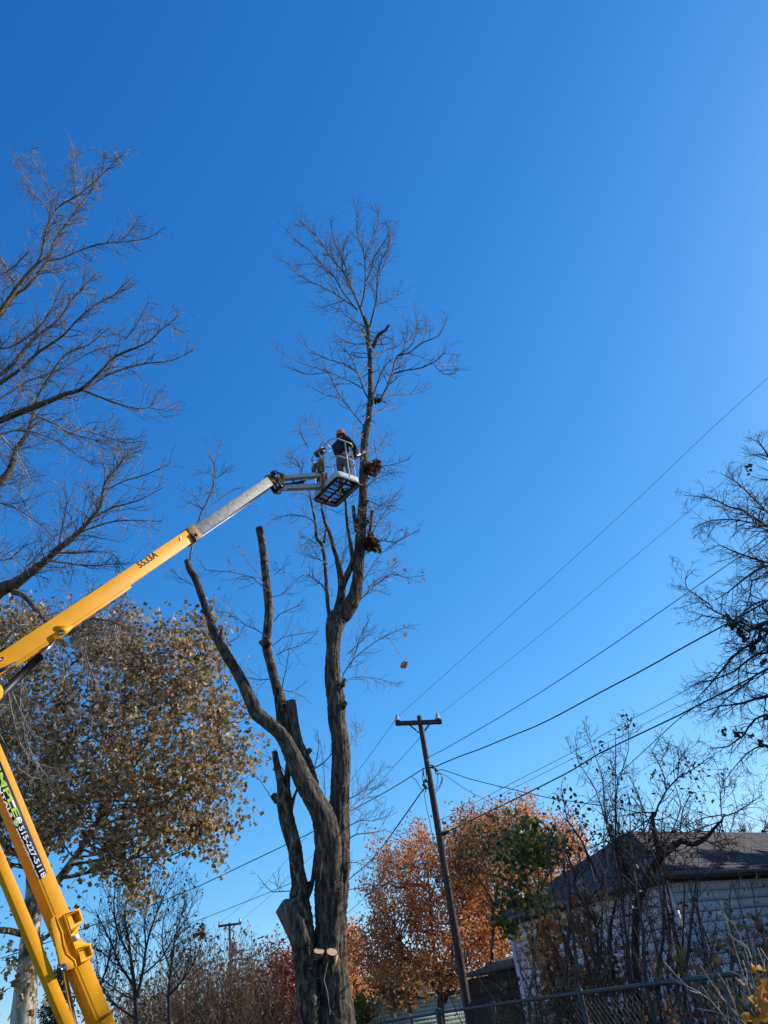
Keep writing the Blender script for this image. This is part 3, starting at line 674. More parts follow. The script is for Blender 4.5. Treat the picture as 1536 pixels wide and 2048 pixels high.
# a folded guard on top, slots in the rail, lug and pin for the cylinder
def pprism(name, pts, off0, off1, mat, parent=None, bevel=0):
    mb = MB(); mb.prism([PL(x, y, off0) for x, y in pts], LNm * (off1 - off0)); return lpart(name, mb, mat, parent, bevel=bevel)
pprism('guard', [(169, 1196), (176, 1188), (207, 1168), (213, 1168), (213, 1174), (176, 1199)], -0.02, -0.16, 'black', upper)
pprism('gusset', [(107, 1258), (111, 1252), (140, 1250), (146, 1254), (134, 1268), (122, 1272)], W2 + .002, W2 + 0.012, 'yellow', upper)
pprism('lug', [(96, 1274), (134, 1250), (138, 1262), (128, 1272), (118, 1274), (100, 1290)], W2 + 0.01, -W2 - 0.01, 'yellow', upper)
mb = MB(); mb.tube([PL(124, 1264, -0.15), PL(124, 1264, 0.15)], 0.035, 12); lpart('pin', mb, 'chrome', upper)
for t in (0.1, 0.25, 0.4, 0.55, 0.7, 0.85):
    x, y = 60 + (250 - 60) * t, 1313 + (1186 - 1313) * t
    pprism('slot', [(x, y), (x + 14, y - 9.4), (x + 14, y - 7.2), (x, y + 2)], W2 + 0.004, W2 + 0.008, 'black', upper)
pprism('end_plate', [(0, 1337), (33, 1322), (34, 1330), (8, 1342), (-6, 1350)], W2 + 0.02, -W2 - 0.02, 'dark_metal', upper)
mb = MB(); mb.tube([PL(124, 1267), PL(78, 1314)], 0.030, 12); cyl = lpart('hydraulic_rod', mb, 'chrome', smooth=True)
mb = MB(); mb.tube([PL(80, 1312), PL(-20, 1412)], 0.052, 14); lpart('hydraulic_cylinder', mb, 'black', smooth=True)
pprism('lug', [(-30, 1368), (2, 1370), (7, 1380), (5, 1394), (0, 1400), (-28, 1420)], W2 + 0.0, -W2 - 0.0, 'yellow', riser)
mb = MB(); mb.tube([PL(5, 1317, -0.14), PL(5, 1317, 0.13)], 0.022, 10); lpart('pin', mb, 'chrome', upper)
mb = MB(); mb.box(PL(361, 1077, W2 + 0.004), (LNm, nrm(PL(361, 1077) - PL(340, 1091)), Z), (0.002, 0.03, 0.035)); lpart('sticker', mb, 'white', upper)
# details of the lower boom: weld gusset, pin, rod, fork pockets, fin
pprism('gusset', [(100, 1838), (110, 1831), (114, 1842), (125, 1864), (127, 1890), (131, 1905), (150, 1920), (153, 1935), (143, 1938), (127, 1943), (121, 1938), (117, 1925), (100, 1850)], W2 + 0.002, W2 + 0.022, 'yellow', riser, bevel=0.006)
mb = MB(); mb.tube([PL(111, 1833, W2 + 0.02), PL(116, 1846, W2 + .024), PL(124, 1866, W2 + .024), PL(127, 1889, W2 + .024), PL(133, 1907, W2 + .024), PL(149, 1921, W2 + .024), PL(152, 1933, W2 + .022)], 0.009, 6); lpart('weld_bead', mb, 'yellow', riser, smooth=True)
mb = MB(); mb.tube([PL(127, 1935, -0.15), PL(127, 1935, 0.17)], 0.04, 14); mb.tube([PL(127, 1935, 0.165), PL(127, 1935, 0.18)], 0.022, 10); lpart('pin', mb, 'chrome', riser)
mb = MB(); mb.tube([PL(127, 1938), PL(146, 2030), PL(190, 2240)], 0.026, 12); lpart('hydraulic_rod', mb, 'chrome', smooth=True)
pprism('slot', [(106, 1858), (108, 1858), (120, 1935), (117, 1932)], W2 * 0.9, W2 + 0.004, 'black', riser)
for px in ([(128, 1830), (158, 1817), (166, 1840), (160, 1853), (152, 1864), (149, 1868), (140, 1868)], [(152, 1895), (155, 1888), (163, 1881), (178, 1888), (186, 1913), (184, 1918), (164, 1929), (161, 1926)]):
    pass
def frame_plate(outer, inner_p, off0, off1, mat, parent):
    mb = MB()
    n = len(outer); o = [PL(x, y, off0) for x, y in outer]; i = [PL(x, y, off0) for x, y in inner_p]; d = LNm * (off1 - off0)
    V = o + i + [q + d for q in o] + [q + d for q in i]; fs = []
    for k in range(n):
        k2 = (k + 1) % n
        fs += [(k, k2, n + k2, n + k), (2 * n + k, 3 * n + k, 3 * n + k2, 2 * n + k2), (k, 2 * n + k, 2 * n + k2, k2), (n + k, n + k2, 3 * n + k2, 3 * n + k)]
    mb.add(V, fs); return lpart('fork_pocket', mb, mat, parent)
frame_plate([(130, 1828), (159, 1816), (167, 1841), (143, 1868)], [(135, 1832), (157, 1822), (163, 1840), (142, 1854)], W2 + 0.03, -W2 - 0.02, 'yellow', riser)
frame_plate([(154, 1898), (181, 1885), (188, 1912), (162, 1929)], [(158, 1901), (178, 1893), (184, 1909), (163, 1922)], W2 + 0.03, -W2 - 0.02, 'yellow', riser)
pprism('bracket_plate', [(126, 1831), (131, 1829), (142, 1862), (160, 1853), (153, 1866), (150, 1876), (160, 1883), (176, 1886), (156, 1898), (163, 1927), (159, 1928)], W2 + 0.028, W2 + 0.012, 'yellow', riser)
mb = MB(); mb.prism([PL(x, y, W2 + 0.034) for x, y in ((146, 1871), (156, 1867), (160, 1878), (150, 1882))], LNm * 0.003); lpart('sticker', mb, 'white', riser)
for q in ([(147.5, 1824), (150, 1823), (156, 1845), (153.5, 1846)], [(167, 1898), (169.5, 1896), (176, 1914), (173, 1916)]):
    mb = MB(); mb.prism([PL(x, y, -0.04) for x, y in q], LNm * 0.01); lpart('sticker', mb, 'white', riser)
mb = MB(); mb.prism([PL(201, 2034, 0.02), PL(233, 2016, 0.02), PL(232, 2020, 0.22), PL(205, 2040, 0.26)], np.array([0, 0, 0.012])); lpart('fin', mb, 'yellow_dirty', riser)
mb = MB(); mb.tube([PL(58, 1700, W2 + .001), PL(84, 1764, W2 + .001), PL(226, 2105, W2 + .001)], 0.0035, 5); lpart('seam', mb, 'yellow_dirty', riser)
# turntable and trailer below the frame
b0 = gbase
mb = MB(); mb.tube([b0 + Z * 0.75, b0 + Z * 1.0], 0.45, 24); mb.tube([b0 + Z * 0.55, b0 + Z * 0.76], 0.3, 20); lpart('turntable', mb, 'dark_metal')
mb = MB(); mb.beam(b0 + Z * 0.9, PL(290, 2235), 0.3, 0.45, LNm); lpart('mast_foot', mb, 'yellow', bevel=0.01)
mb = MB(); ax, ay = np.array([1.0, 0, 0]), np.array([0, 1.0, 0]); mb.box(b0 + Z * 0.5, (ax, ay, Z), (0.45, 1.5, 0.08)); mb.beam(b0 + [0, -1.5, 0.5], b0 + [0, -3.0, 0.45], 0.1, 0.1, Z); lpart('chassis', mb, 'yellow', bevel=0.01)
for sx in (-1, 1):
    mb = MB(); mb.tube([b0 + [sx * 0.72, 0.3, 0.33], b0 + [sx * 0.92, 0.3, 0.33]], 0.33, 24); wo = lpart('wheel', mb, 'black', smooth=False)
    mb = MB(); mb.tube([b0 + [sx * 0.90, 0.3, 0.33], b0 + [sx * 0.93, 0.3, 0.33]], 0.18, 16); lpart('rim', mb, 'white_metal', wo)
    for sy in (-1, 1):
        q = b0 + [sx * 1.9, sy * 2.0, 0.08]
        mb = MB(); mb.beam(b0 + [sx * 0.4, sy * 1.3, 0.5], q, 0.1, 0.12, Z); oo = lpart('outrigger', mb, 'yellow')
        mb = MB(); mb.box(q - Z * 0.05, (ax, ay, Z), (0.2, 0.2, 0.03)); lpart('foot_pad', mb, 'dark_metal', oo)

# --- lettering
def lettering(txt, a, b, hgt, mat, parent, off, bold=0.0, up_ref=None, sx=None, ext=0.0015):
    A, B = PL(*a, off), PL(*b, off); t = nrm(B - A); y = np.cross(LNm, t)
    cu = bpy.data.curves.new('lettering', 'FONT'); cu.body = txt; cu.extrude = ext; cu.offset = bold; cu.size = hgt / 0.69; cu.resolution_u = 3
    fo = bpy.data.objects.new('font', cu); COL.objects.link(fo)
    bpy.context.view_layer.update()
    me = bpy.data.meshes.new_from_object(fo.evaluated_get(bpy.context.evaluated_depsgraph_get()))
    bpy.data.objects.remove(fo)
    xs = [v.co.x for v in me.vertices]; w = max(xs) - min(xs)
    for v in me.vertices: v.co.x -= min(xs)
    ob = bpy.data.objects.new('lettering', me); COL.objects.link(ob); ob.parent = parent
    k = np.linalg.norm(B - A) / w
    mt = Matrix(((t[0], y[0], LNm[0]), (t[1], y[1], LNm[1]), (t[2], y[2], LNm[2])))
    ob.rotation_euler = mt.to_euler(); ob.scale = (k, 1, 1); ob.location = tuple(A - np.array(parent_origin(parent)))
    me.materials.clear(); me.materials.append(M[mat]); return ob
D = W2 + 0.004
lettering('5533A', (280.5, 1136.5), (317, 1112), 0.10, 'decal', upper, W2 + 0.003, 0.0025)
# black decal along the lower boom
dl = [(93.5, 1746), (92.5, 1750), (78, 1758.5), (74, 1757), (-66, 1422), (-64, 1418), (-49, 1408), (-46, 1409)]
mb = MB(); mb.prism([PL(x, y, D) for x, y in dl], LNm * 0.002); dec = lpart('decal', mb, 'decal', riser)
D2 = D + 0.004
lettering('SIMPLE', (-19, 1520), (29.5, 1636), 0.066, 'lime', dec, D2, 0.002)
lettering('LIFT', (-60, 1424), (-24, 1508), 0.066, 'lime', dec, D2, 0.002)
lettering('RENTALS', (-14, 1551), (21.5, 1636), 0.030, 'white', dec, D2, 0.0008)
lettering('515-227-5118', (37, 1655), (84.5, 1757), 0.056, 'white', dec, D2, 0.002)
lettering('www.simpleliftrentals.com', (31.5, 1657), (75.5, 1757), 0.022, 'white', dec, D2, 0.0003)
mb = MB(); mb.prism([PL(x, y, D2) for x, y in ((23, 1644), (29, 1640), (34, 1634), (41, 1634), (44, 1640), (43, 1646), (37, 1647), (36, 1652), (29, 1654))], LNm * 0.0015); em = lpart('emblem', mb, 'white', dec)
for i, (a, b) in enumerate((((27, 1646), (33, 1640)), ((30, 1649), (37, 1642)), ((35, 1640), (41, 1638)), ((29, 1643), (36, 1648)), ((37, 1644), (42, 1641)))):
    mb = MB(); mb.tube([PL(*a, D2 + 0.003), PL(*b, D2 + 0.003)], 0.006, 5); lpart('emblem_line', mb, 'lime', em)

# --- knuckle, jib and mast at the boom tip
def J(x, y, off=0.0): return AD(x, y, 16.15 + (x - 540) / 130 * 0.9) + LNm * off
def jbeam(name, a, b, h, w, mat, off=0, parent=None):
    A, B = J(*a, off), J(*b, off); t = nrm(B - A); mb = MB(); up = nrm(Z - t * t[2]); mb.beam(A, B, w, h, up); return lpart(name, mb, mat, parent, bevel=0.004)
kn = jbeam('knuckle', (532, 964), (545, 962), 0.20, 0.22, 'yellow_dirty')
for a, b, h, m in (((533, 957), (543, 948), 0.05, 'yellow_dirty'), ((543, 948), (562, 954), 0.05, 'yellow_dirty'), ((538, 950), (556, 978), 0.06, 'dark_metal'), ((562, 954), (562, 972), 0.06, 'yellow'), ((549, 955), (559, 972), 0.05, 'yellow'),
                   ((555, 957), (562, 956), 0.06, 'yellow_dirty'), ((545, 966), (556, 982), 0.09, 'dark_metal'), ((556, 982), (566, 983), 0.05, 'rail'), ((566, 983), (568, 979), 0.03, 'rail'), ((536, 950), (544, 946.5), 0.04, 'dark_metal')):
    for off in (0.09, -0.09): jbeam('knuckle_arm', a, b, h, 0.03, m, off, kn)
mb = MB(); mb.tube([J(544, 950, -0.14), J(544, 950, 0.14)], 0.04, 10); mb.tube([J(557, 978, -0.14), J(557, 978, 0.14)], 0.04, 10); lpart('pin', mb, 'dark_metal', kn)
jb = jbeam('jib_upper_arm', (561, 957), (642, 950), 0.085, 0.12, 'rail')
jl = jbeam('jib_lower_arm', (560, 976), (641, 973.5), 0.10, 0.12, 'rail')
mb = MB(); mb.tube([J(566, 970), J(590, 967), J(606, 963)], 0.035, 10); lpart('jib_cylinder', mb, 'black', smooth=True)
mb = MB(); mb.tube([J(604, 963), J(634, 955)], 0.017, 8); lpart('jib_rod', mb, 'chrome')
mb = MB(); mb.tube([J(585, 960), J(590, 967)], 0.02, 6); mb.tube([J(606, 962), J(607, 969)], 0.02, 6); lpart('bracket', mb, 'dark_metal', jb)
ms = jbeam('mast', (645.5, 976), (643, 905), 0.14, 0.11, 'rail')
mb = MB(); A, B = J(646, 982), J(641, 898); mb.beam(A, B, 0.12, 0.14, LNm); 
for a, b, h, m in (((640, 949), (640, 976), 0.05, 'yellow_dirty'), ((648, 949), (648, 980), 0.05, 'yellow_dirty'), ((640, 950), (649, 970), 0.05, 'yellow'), ((640, 972), (649, 958), 0.05, 'yellow_dirty'),
                   ((634, 925), (629, 935), 0.05, 'yellow_dirty'), ((629, 935), (631, 946), 0.05, 'yellow_dirty'), ((631, 946), (640, 948), 0.05, 'dark_metal'), ((637, 923), (634, 946), 0.06, 'yellow_dirty'), ((640, 925), (642, 946), 0.05, 'dark_metal'), ((634, 925), (640, 924), 0.05, 'yellow_dirty'), ((632, 940), (638, 930), 0.04, 'yellow_dirty')):
    for off in (0.08, -0.08): jbeam('bracket', a, b, h, 0.03, m, off, ms)
jbeam('control_post', (640, 925), (643, 902), 0.10, 0.1, 'rail', 0, ms)
A = J(638, 907, 0.05); cbx = nrm(J(645, 902) - J(632, 908)); cby = nrm(np.cross(LNm, cbx)); cby = cby if cby[2] > 0 else -cby
mb = MB(); mb.box(A, (cbx, cby, LNm), (0.085, 0.06, 0.08)); cb = lpart('control_box', mb, 'dark_metal', bevel=0.008)
mb = MB(); mb.box(A + cby * 0.07, (cbx, cby, LNm), (0.09, 0.01, 0.09)); lpart('control_lid', mb, 'white_metal', cb)
mb = MB(); mb.box(A - cby * 0.01 + LNm * 0.082, (cbx, cby, LNm), (0.035, 0.03, 0.004)); lpart('label_plate', mb, 'yellow_dirty', cb)
mb = MB(); pth = [J(x, y, 0.12) for x, y in ((636, 922), (630, 911), (629, 904), (638, 890), (643, 889), (651, 899), (654, 903), (650, 909))]
mb.tube(pth, 0.014, 6); lpart('guard_rail', mb, 'rail', cb, smooth=True)

# --- the work platform
FH = AD(675, 985, 16.9)[2]
cA, cB, cC, cD = (ath(x, y, FH) for x, y in ((670, 951), (720, 968), (673, 1015), (631, 1001)))
ctr = (cA + cB + cC + cD) / 4
# square up: long side and short side directions
ex = nrm((cB - cA) + (cC - cD)); ey = nrm((cA - cD) + (cB - cC)); 
ey = nrm(ey - ex * (ex @ ey) * 0.5); ex2 = nrm(np.array([ey[1], -ey[0], 0])); ex = nrm(ex + ex2 * (1 if ex @ ex2 > 0 else -1)); ey = np.array([-ex[1], ex[0], 0]) * (1 if ey @ np.array([-ex[1], ex[0], 0]) > 0 else -1)
HX = (np.linalg.norm(cB - cA) + np.linalg.norm(cC - cD)) / 4; HY = (np.linalg.norm(cA - cD) + np.linalg.norm(cB - cC)) / 4
print('platform', HX * 2, HY * 2, 'h', FH, 'near side', -ey)
def BK(u, v, h=0): return ctr + ex * u * HX + ey * v * HY + Z * h
def rring(h, rad=0.12, inset=0.0, k=4, u0=-1, u1=1, v0=-1, v1=1):
    pts = []
    for (cu, cv, a0) in ((u1, v1, 0), (u0, v1, 90), (u0, v0, 180), (u1, v0, 270)):
        su, sv = (1 if cu > 0 else -1), (1 if cv > 0 else -1)
        c = BK(0, 0, h) + ex * (cu * HX - su * (rad + inset)) + ey * (cv * HY - sv * (rad + inset))
        for i in range(k + 1):
            a = math.radians(a0 + 90 * i / k); pts.append(c + rad * (ex * math.cos(a) + ey * math.sin(a)))
    return pts
def tubering(pts, r, s=6):
    mb = MB(); n = len(pts); P = np.array(pts + [pts[0]]); mb.tube(P, r, s, caps=False); return mb
# moulded floor tray: white side wall, open lattice floor
r0, r1 = rring(0.0, 0.1), rring(0.17, 0.1)
n = len(r0); mb = MB()
i0, i1 = rring(0.0, 0.09, 0.02), rring(0.17, 0.09, 0.02)
V = r0 + r1 + i1 + i0
fs = []
for k in range(n):
    k2 = (k + 1) % n
    for j in range(4):
        a, b = j * n, ((j + 1) % 4) * n; fs.append((a + k, a + k2, b + k2, b + k))
mb.add(V, fs); tray = lpart('platform_tray', mb, 'white_metal')
lpart('tray_rim', tubering(rring(0.0, 0.1), 0.02), 'dark_metal', tray, smooth=True)
mb = MB()
for u in np.linspace(-0.8, 0.8, 3): mb.beam(BK(u, -0.96, 0.03), BK(u, 0.96, 0.03), 0.035, 0.04, Z)
lpart('floor_bearer', mb, 'dark_metal', tray)
mb = MB()
for v in np.linspace(-0.85, 0.85, 7): mb.beam(BK(-0.96, v, 0.05), BK(0.96, v, 0.05), 0.022, 0.025, Z)
for u in np.linspace(-0.9, 0.9, 13): mb.beam(BK(u, -0.96, 0.065), BK(u, 0.96, 0.065), 0.010, 0.008, Z)
for v in np.linspace(-0.95, 0.95, 17): mb.beam(BK(-0.96, v, 0.069), BK(0.96, v, 0.069), 0.008, 0.006, Z)
lpart('floor_grating', mb, 'dark_metal', tray)
mb = MB()
for v0_, v1_ in ((-1, -0.62), (0.25, 1)): mb.add([BK(-0.97, v0_ * .97, 0.06), BK(0.97, v0_ * .97, 0.06), BK(0.97, v1_ * .97, 0.06), BK(-0.97, v1_ * .97, 0.06)], [(0, 1, 2, 3)])
rails = []
for h, inset, r in ((1.10, 0.0, 0.016), (0.60, 0.0, 0.013)):
    o = lpart('rail', tubering(rring(h, 0.16, inset), r, 8), 'rail', smooth=True)
for u, v in ((-0.99, -0.7), (0.1, -0.99), (0.99, -0.7), (0.99, 0.7), (-0.99, 0.7), (0.1, 0.99)):
    mb = MB(); mb.tube([BK(u, v, 0.1), BK(u, v, 1.1)], 0.015, 8); lpart('post', mb, 'rail')
# arm from the mast to the tray
mb = MB(); q = J(647, 978); mb.beam(q, BK(-1, 0, 0.06), 0.14, 0.12, Z); mb.beam(q, J(644, 950), 0.12, 0.12, LNm); lpart('platform_mount', mb, 'yellow_dirty', bevel=0.005)

# ================================================================== THE WORKER
person_loc = BK(0.6, 0.3, 0.075)
tp = at(732, 900, TY); fdir = nrm((tp - person_loc) * [1, 1, 0]); fdir = nrm(fdir * 1.0); side = np.array([-fdir[1], fdir[0], 0])   # side = worker's left
def B_(f, s, z): return person_loc + fdir * f + side * s + Z * z * 0.92
person = thing('person', 'person in orange helmet and black sweatshirt standing in the platform holding a chainsaw', 'person', person_loc)
def skin(name, chains, mat, parent, sub=2):
    """chains: list of [(pos, radius), ...]; first point of later chains is snapped to an existing point with the same key"""
    V, E, Rr, idx = [], [], [], {}
    for ch in chains:
        prev = None
        for p, r in ch:
            key = tuple(round(float(c), 3) for c in p)
            if key not in idx: idx[key] = len(V); V.append(p); Rr.append(r if isinstance(r, tuple) else (r, r))
            i = idx[key]
            if prev is not None and prev != i: E.append((prev, i))
            prev = i
    me = bpy.data.meshes.new(name); og = np.array(parent_origin(parent))
    me.from_pydata([tuple(np.array(v) - og) for v in V], E, []); me.materials.append(M[mat])
    o = bpy.data.objects.new(name, me); COL.objects.link(o); o.parent = parent
    m = o.modifiers.new('Skin', 'SKIN'); m.use_smooth_shade = True
    for i, r in enumerate(Rr): me.skin_vertices[0].data[i].radius = r
    me.skin_vertices[0].data[0].use_root = True
    s = o.modifiers.new('Sub', 'SUBSURF'); s.levels = s.render_levels = sub
    return o
M['skin'] = noise_mat('skin', (0.42, 0.24, 0.17), (0.55, 0.33, 0.24), (1, 1, 1), 8, 0.5)
M['cloth_black'] = noise_mat('sweatshirt', (0.008, 0.008, 0.010), (0.02, 0.02, 0.024), (1, 1, 1), 25, 0.95, 0.4, 0.01)
M['cloth_grey'] = noise_mat('trousers', (0.10, 0.085, 0.08), (0.17, 0.145, 0.135), (1, 1, 1), 20, 0.95, 0.4, 0.01)
M['helmet'] = paint('helmet_orange', (0.95, 0.19, 0.03), 0.3)
M['hair'] = noise_mat('hair', (0.03, 0.02, 0.012), (0.07, 0.045, 0.03), (1, 1, 1), 40, 0.8)
pel = B_(0, 0, 0.95)
hl, hr = B_(0, 0.1, 0.90), B_(0, -0.1, 0.90)
kl, kr = B_(0.06, 0.14, 0.5), B_(0.0, -0.13, 0.5)
al, ar = B_(0.02, 0.16, 0.1), B_(-0.05, -0.15, 0.1)
tl, tr = B_(0.2, 0.18, 0.04), B_(0.13, -0.17, 0.04)
w0, ch_, nk = B_(-0.01, 0, 1.1), B_(0.0, 0, 1.32), B_(0.02, 0, 1.5)
hd0, hd1 = B_(0.045, 0, 1.60), B_(0.05, 0, 1.70)
sl_, sr_ = B_(0.02, 0.19, 1.41), B_(0.02, -0.19, 1.41)
el_, er_ = B_(0.22, 0.26, 1.18), B_(0.12, -0.27, 1.15)
hl_, hr_ = B_(0.50, 0.13, 1.36), B_(0.36, -0.10, 1.28)
body = skin('body', [[(pel, (.13, .11)), (w0, (.12, .10)), (ch_, (.14, .11)), (nk, .055), (hd0, (.075, .085)), (hd1, (.08, .095))],
                     [(pel, .12), (hl, .09), (kl, .06), (al, .045), (tl, .04)], [(pel, .12), (hr, .09), (kr, .06), (ar, .045), (tr, .04)],
                     [(ch_, .13), (sl_, .06), (el_, .045), (hl_, .032)], [(ch_, .13), (sr_, .06), (er_, .045), (hr_, .032)]], 'skin', person)
skin('sweatshirt', [[(B_(0, 0, .92), (.175, .14)), (w0, (.165, .14)), (ch_, (.18, .15)), (B_(0.02, 0, 1.45), .10), (B_(0.0, 0, 1.51), .075)],
                    [(ch_, .16), (sl_, .095), (el_, .075), (B_(0.485, 0.137, 1.348), .050)], [(ch_, .16), (sr_, .095), (er_, .075), (B_(0.35, -0.108, 1.275), .050)]], 'cloth_black', person)
skin('trousers', [[(B_(0, 0, .98), (.15, .13)), (B_(0, 0, .88), (.155, .135)), (B_(0.01, 0.11, .8), .105), (kl, .08), (B_(0.02, 0.16, .14), .065)],
                  [(B_(0, 0, .88), .15), (B_(0.0, -0.11, .8), .105), (kr, .08), (B_(-0.05, -0.15, .14), .065)]], 'cloth_grey', person)
for a, t, s in ((al, tl, 1), (ar, tr, -1)):
    skin('boot', [[(a + Z * 0.08, .062), (a - Z * 0.03, .06), (a * 0.4 + t * 0.6 - Z * 0.005, .052), (t, .042)]], 'dark_metal', person)
# head: nose, ears, eyes, beard of hair under the helmet
def hp(f, s, z): return B_(0.05 + f, s, 1.66 + z)
mb = MB(); mb.ball(hp(0.105, 0, -0.02), 0.018, 8, (1, 0.8, 1.4)); lp = mb.build('nose', M['skin'], person, smooth=True)
for s in (-1, 1):
    mb = MB(); mb.ball(hp(0.0, s * 0.085, -0.015), 0.024, 8, (1, 0.4, 1.4)); mb.build('ear', M['skin'], person, smooth=True)
    mb = MB(); mb.ball(hp(0.085, s * 0.032, 0.008), 0.010, 6); mb.build('eye', M['dark_metal'], person, smooth=True)
mb = MB(); mb.ball(hp(0.088, 0, -0.058), 0.02, 8, (0.6, 1.3, 0.35)); mb.build('mouth', M['hair'], person, smooth=True)
mb = MB(); mb.ball(hp(-0.03, 0, -0.01), 0.088, 12, (0.9, 1.0, 1.1)); mb.build('hair', M['hair'], person, smooth=True)
# helmet shell with peak, ear defenders
mb = MB(); n = 20; rings = []
for i in range(8):
    a = math.radians(90 - i * 15); rings.append([hp(0, 0, 0.035) + fdir * (0.128 * math.cos(a) * math.cos(b)) + side * (0.112 * math.cos(a) * math.sin(b)) + Z * (0.145 * math.sin(a)) for b in np.linspace(0, 2 * math.pi, n, endpoint=False)])
P = np.array(rings).reshape(-1, 3); f = [(i * n + j, i * n + (j + 1) % n, (i + 1) * n + (j + 1) % n, (i + 1) * n + j) for i in range(7) for j in range(n)]
mb.add(P, f)
hel = mb.build('helmet', M['helmet'], person, smooth=True)
mb = MB(); mb.prism([hp(0.08, 0.095, 0.035), hp(0.15, 0.07, 0.03), hp(0.185, 0, 0.025), hp(0.15, -0.07, 0.03), hp(0.08, -0.095, 0.035)], np.array([0, 0, 0.01])); mb.build('peak', M['helmet'], hel)
mb = MB(); mb.beam(hp(-0.02, 0, 0.161), hp(-0.1, 0, 0.125), 0.05, 0.012, Z); mb.build('ridge', M['helmet'], hel)
for s in (-1, 1):
    mb = MB(); mb.tube([hp(0.0, s * 0.085, 0.0), hp(0.0, s * 0.13, 0.0)], [0.042, 0.036], 14); mb.build('ear_defender', M['black'], hel, smooth=False)
    mb = MB(); mb.tube([hp(0.0, s * 0.12, 0.0), hp(0.0, s * 0.125, 0.06)], 0.006, 5); mb.build('strap', M['black'], hel)
# hands closing on the saw handles
def hand(c, f, up, out, name='hand'):
    """c wrist, f finger direction, up back-of-hand, out thumb side"""
    palm = c + f * 0.045
    ch = [[(c, (.026, .02)), (palm, (.036, .02)), (c + f * 0.085, (.036, .017))]]
    for i, (o_, l) in enumerate(((-0.032, 0.9), (-0.011, 1.0), (0.011, 0.96), (0.032, 0.78))):
        r_ = c + f * 0.08 + out * -o_
        ch.append([(c + f * 0.085, (.036, .017)), (r_ + f * 0.02, .0095), (r_ + f * 0.045 * l - up * 0.012, .009), (r_ + f * 0.05 * l - up * 0.038, .0085), (r_ + f * 0.03 * l - up * 0.052, .0075)])
    ch.append([(palm, (.036, .02)), (palm + out * 0.035 - up * 0.005, .012), (palm + out * 0.045 + f * 0.025 - up * 0.02, .0105), (palm + out * 0.03 + f * 0.045 - up * 0.035, .0095)])
    return skin(name, ch, 'glove', person, 1)
M['glove'] = noise_mat('work_glove', (0.02, 0.018, 0.016), (0.06, 0.05, 0.04), (1, 1, 1), 30, 0.85)
hand(hl_, nrm(fdir * 0.9 - Z * 0.1 - side * 0.3), Z, -side); hand(hr_, nrm(fdir * 0.95 + Z * 0.2), nrm(Z - fdir * 0.2), side)
# the saw
s0 = B_(0.50, -0.03, 1.30); sd = nrm(fdir * 0.80 + Z * 0.60); su = nrm(Z * 0.8 - fdir * 0.6)
saw = thing('chainsaw', 'small dark chainsaw held up against the stem by the worker', 'chainsaw', s0)
def sq(a, b, c): return s0 + sd * a + su * b + side * c
mb = MB(); mb.box(sq(0.02, 0, 0), (sd, su, side), (0.13, 0.065, 0.06)); mb.build('engine_housing', M['dark_metal'], saw, bevel=0.02)
mb = MB(); mb.prism([sq(0.13, 0.035, -0.05), sq(0.44, 0.025, -0.05), sq(0.47, 0.0, -0.05), sq(0.44, -0.025, -0.05), sq(0.13, -0.035, -0.05)], side * 0.008); gbar = mb.build('guide_bar', M['dark_metal'], saw)
mb = MB(); mb.tube([sq(0.13, 0.038, -0.046), sq(0.44, 0.029, -0.046), sq(0.478, 0.0, -0.046), sq(0.44, -0.029, -0.046), sq(0.13, -0.038, -0.046)], 0.006, 5); mb.build('chain', M['dark_metal'], gbar)
mb = MB(); mb.tube([sq(0.08, 0.05, 0.07), sq(0.08, 0.12, 0.06), sq(0.08, 0.13, 0.0), sq(0.08, 0.10, -0.06)], 0.012, 8); mb.build('front_handle', M['black'], saw, smooth=True)
mb = MB(); mb.tube([sq(-0.1, 0.04, 0), sq(-0.15, 0.09, 0), sq(-0.05, 0.11, 0), sq(0.05, 0.07, 0)], 0.015, 8); mb.build('rear_handle', M['black'], saw, smooth=True)
mb = MB(); mb.box(sq(0.115, 0.09, 0), (sd, su, side), (0.006, 0.04, 0.055)); mb.build('hand_guard', M['black'], saw)

# ================================================================== UTILITY POLES AND WIRES
PY = 22.0
def utility_pole(name, label, s, Y, arm, wood, ground=True, extra=None):
    P, R = trace(s, Y, Y)
    p = P[-1].copy(); q = P[-1] + (P[-1] - P[0]) * ((P[-1][2] + 0.2) / (P[0][2] - P[-1][2]))
    P = np.vstack([P, q]); R = np.append(R, R[-1] * 1.05)
    root = thing(name, label, 'utility pole', (q[0], q[1], 0))
    mb = MB(); bark_mesh(mb, P, R, rng, 14, 0.5, 0.02, 0.01); mb.build('pole', wood, root, smooth=True)
    return root, P, R
pole, PP, PR = utility_pole('utility_pole', 'leaning dark wooden utility pole with crossarm in front of the brown shed', '838,1432,9.5 868,1608,13 900,1800,15 940,2048,17.5', PY, None, M['pole'])
a0, a1 = at(791, 1447, PY - 0.16), at(884, 1443.5, PY - 0.16)
mb = MB(); mb.beam(a0, a1, 0.10, 0.12, Z); mb.build('crossarm', M['pole'], pole, bevel=0.01)
for a, b in (((818, 1449), (839, 1466)), ((859, 1447), (849, 1461))):
    mb = MB(); mb.beam(at(*a, PY - 0.16), at(*b, PY - 0.12), 0.012, 0.04, Z); mb.build('brace', M['dark_metal'], pole)
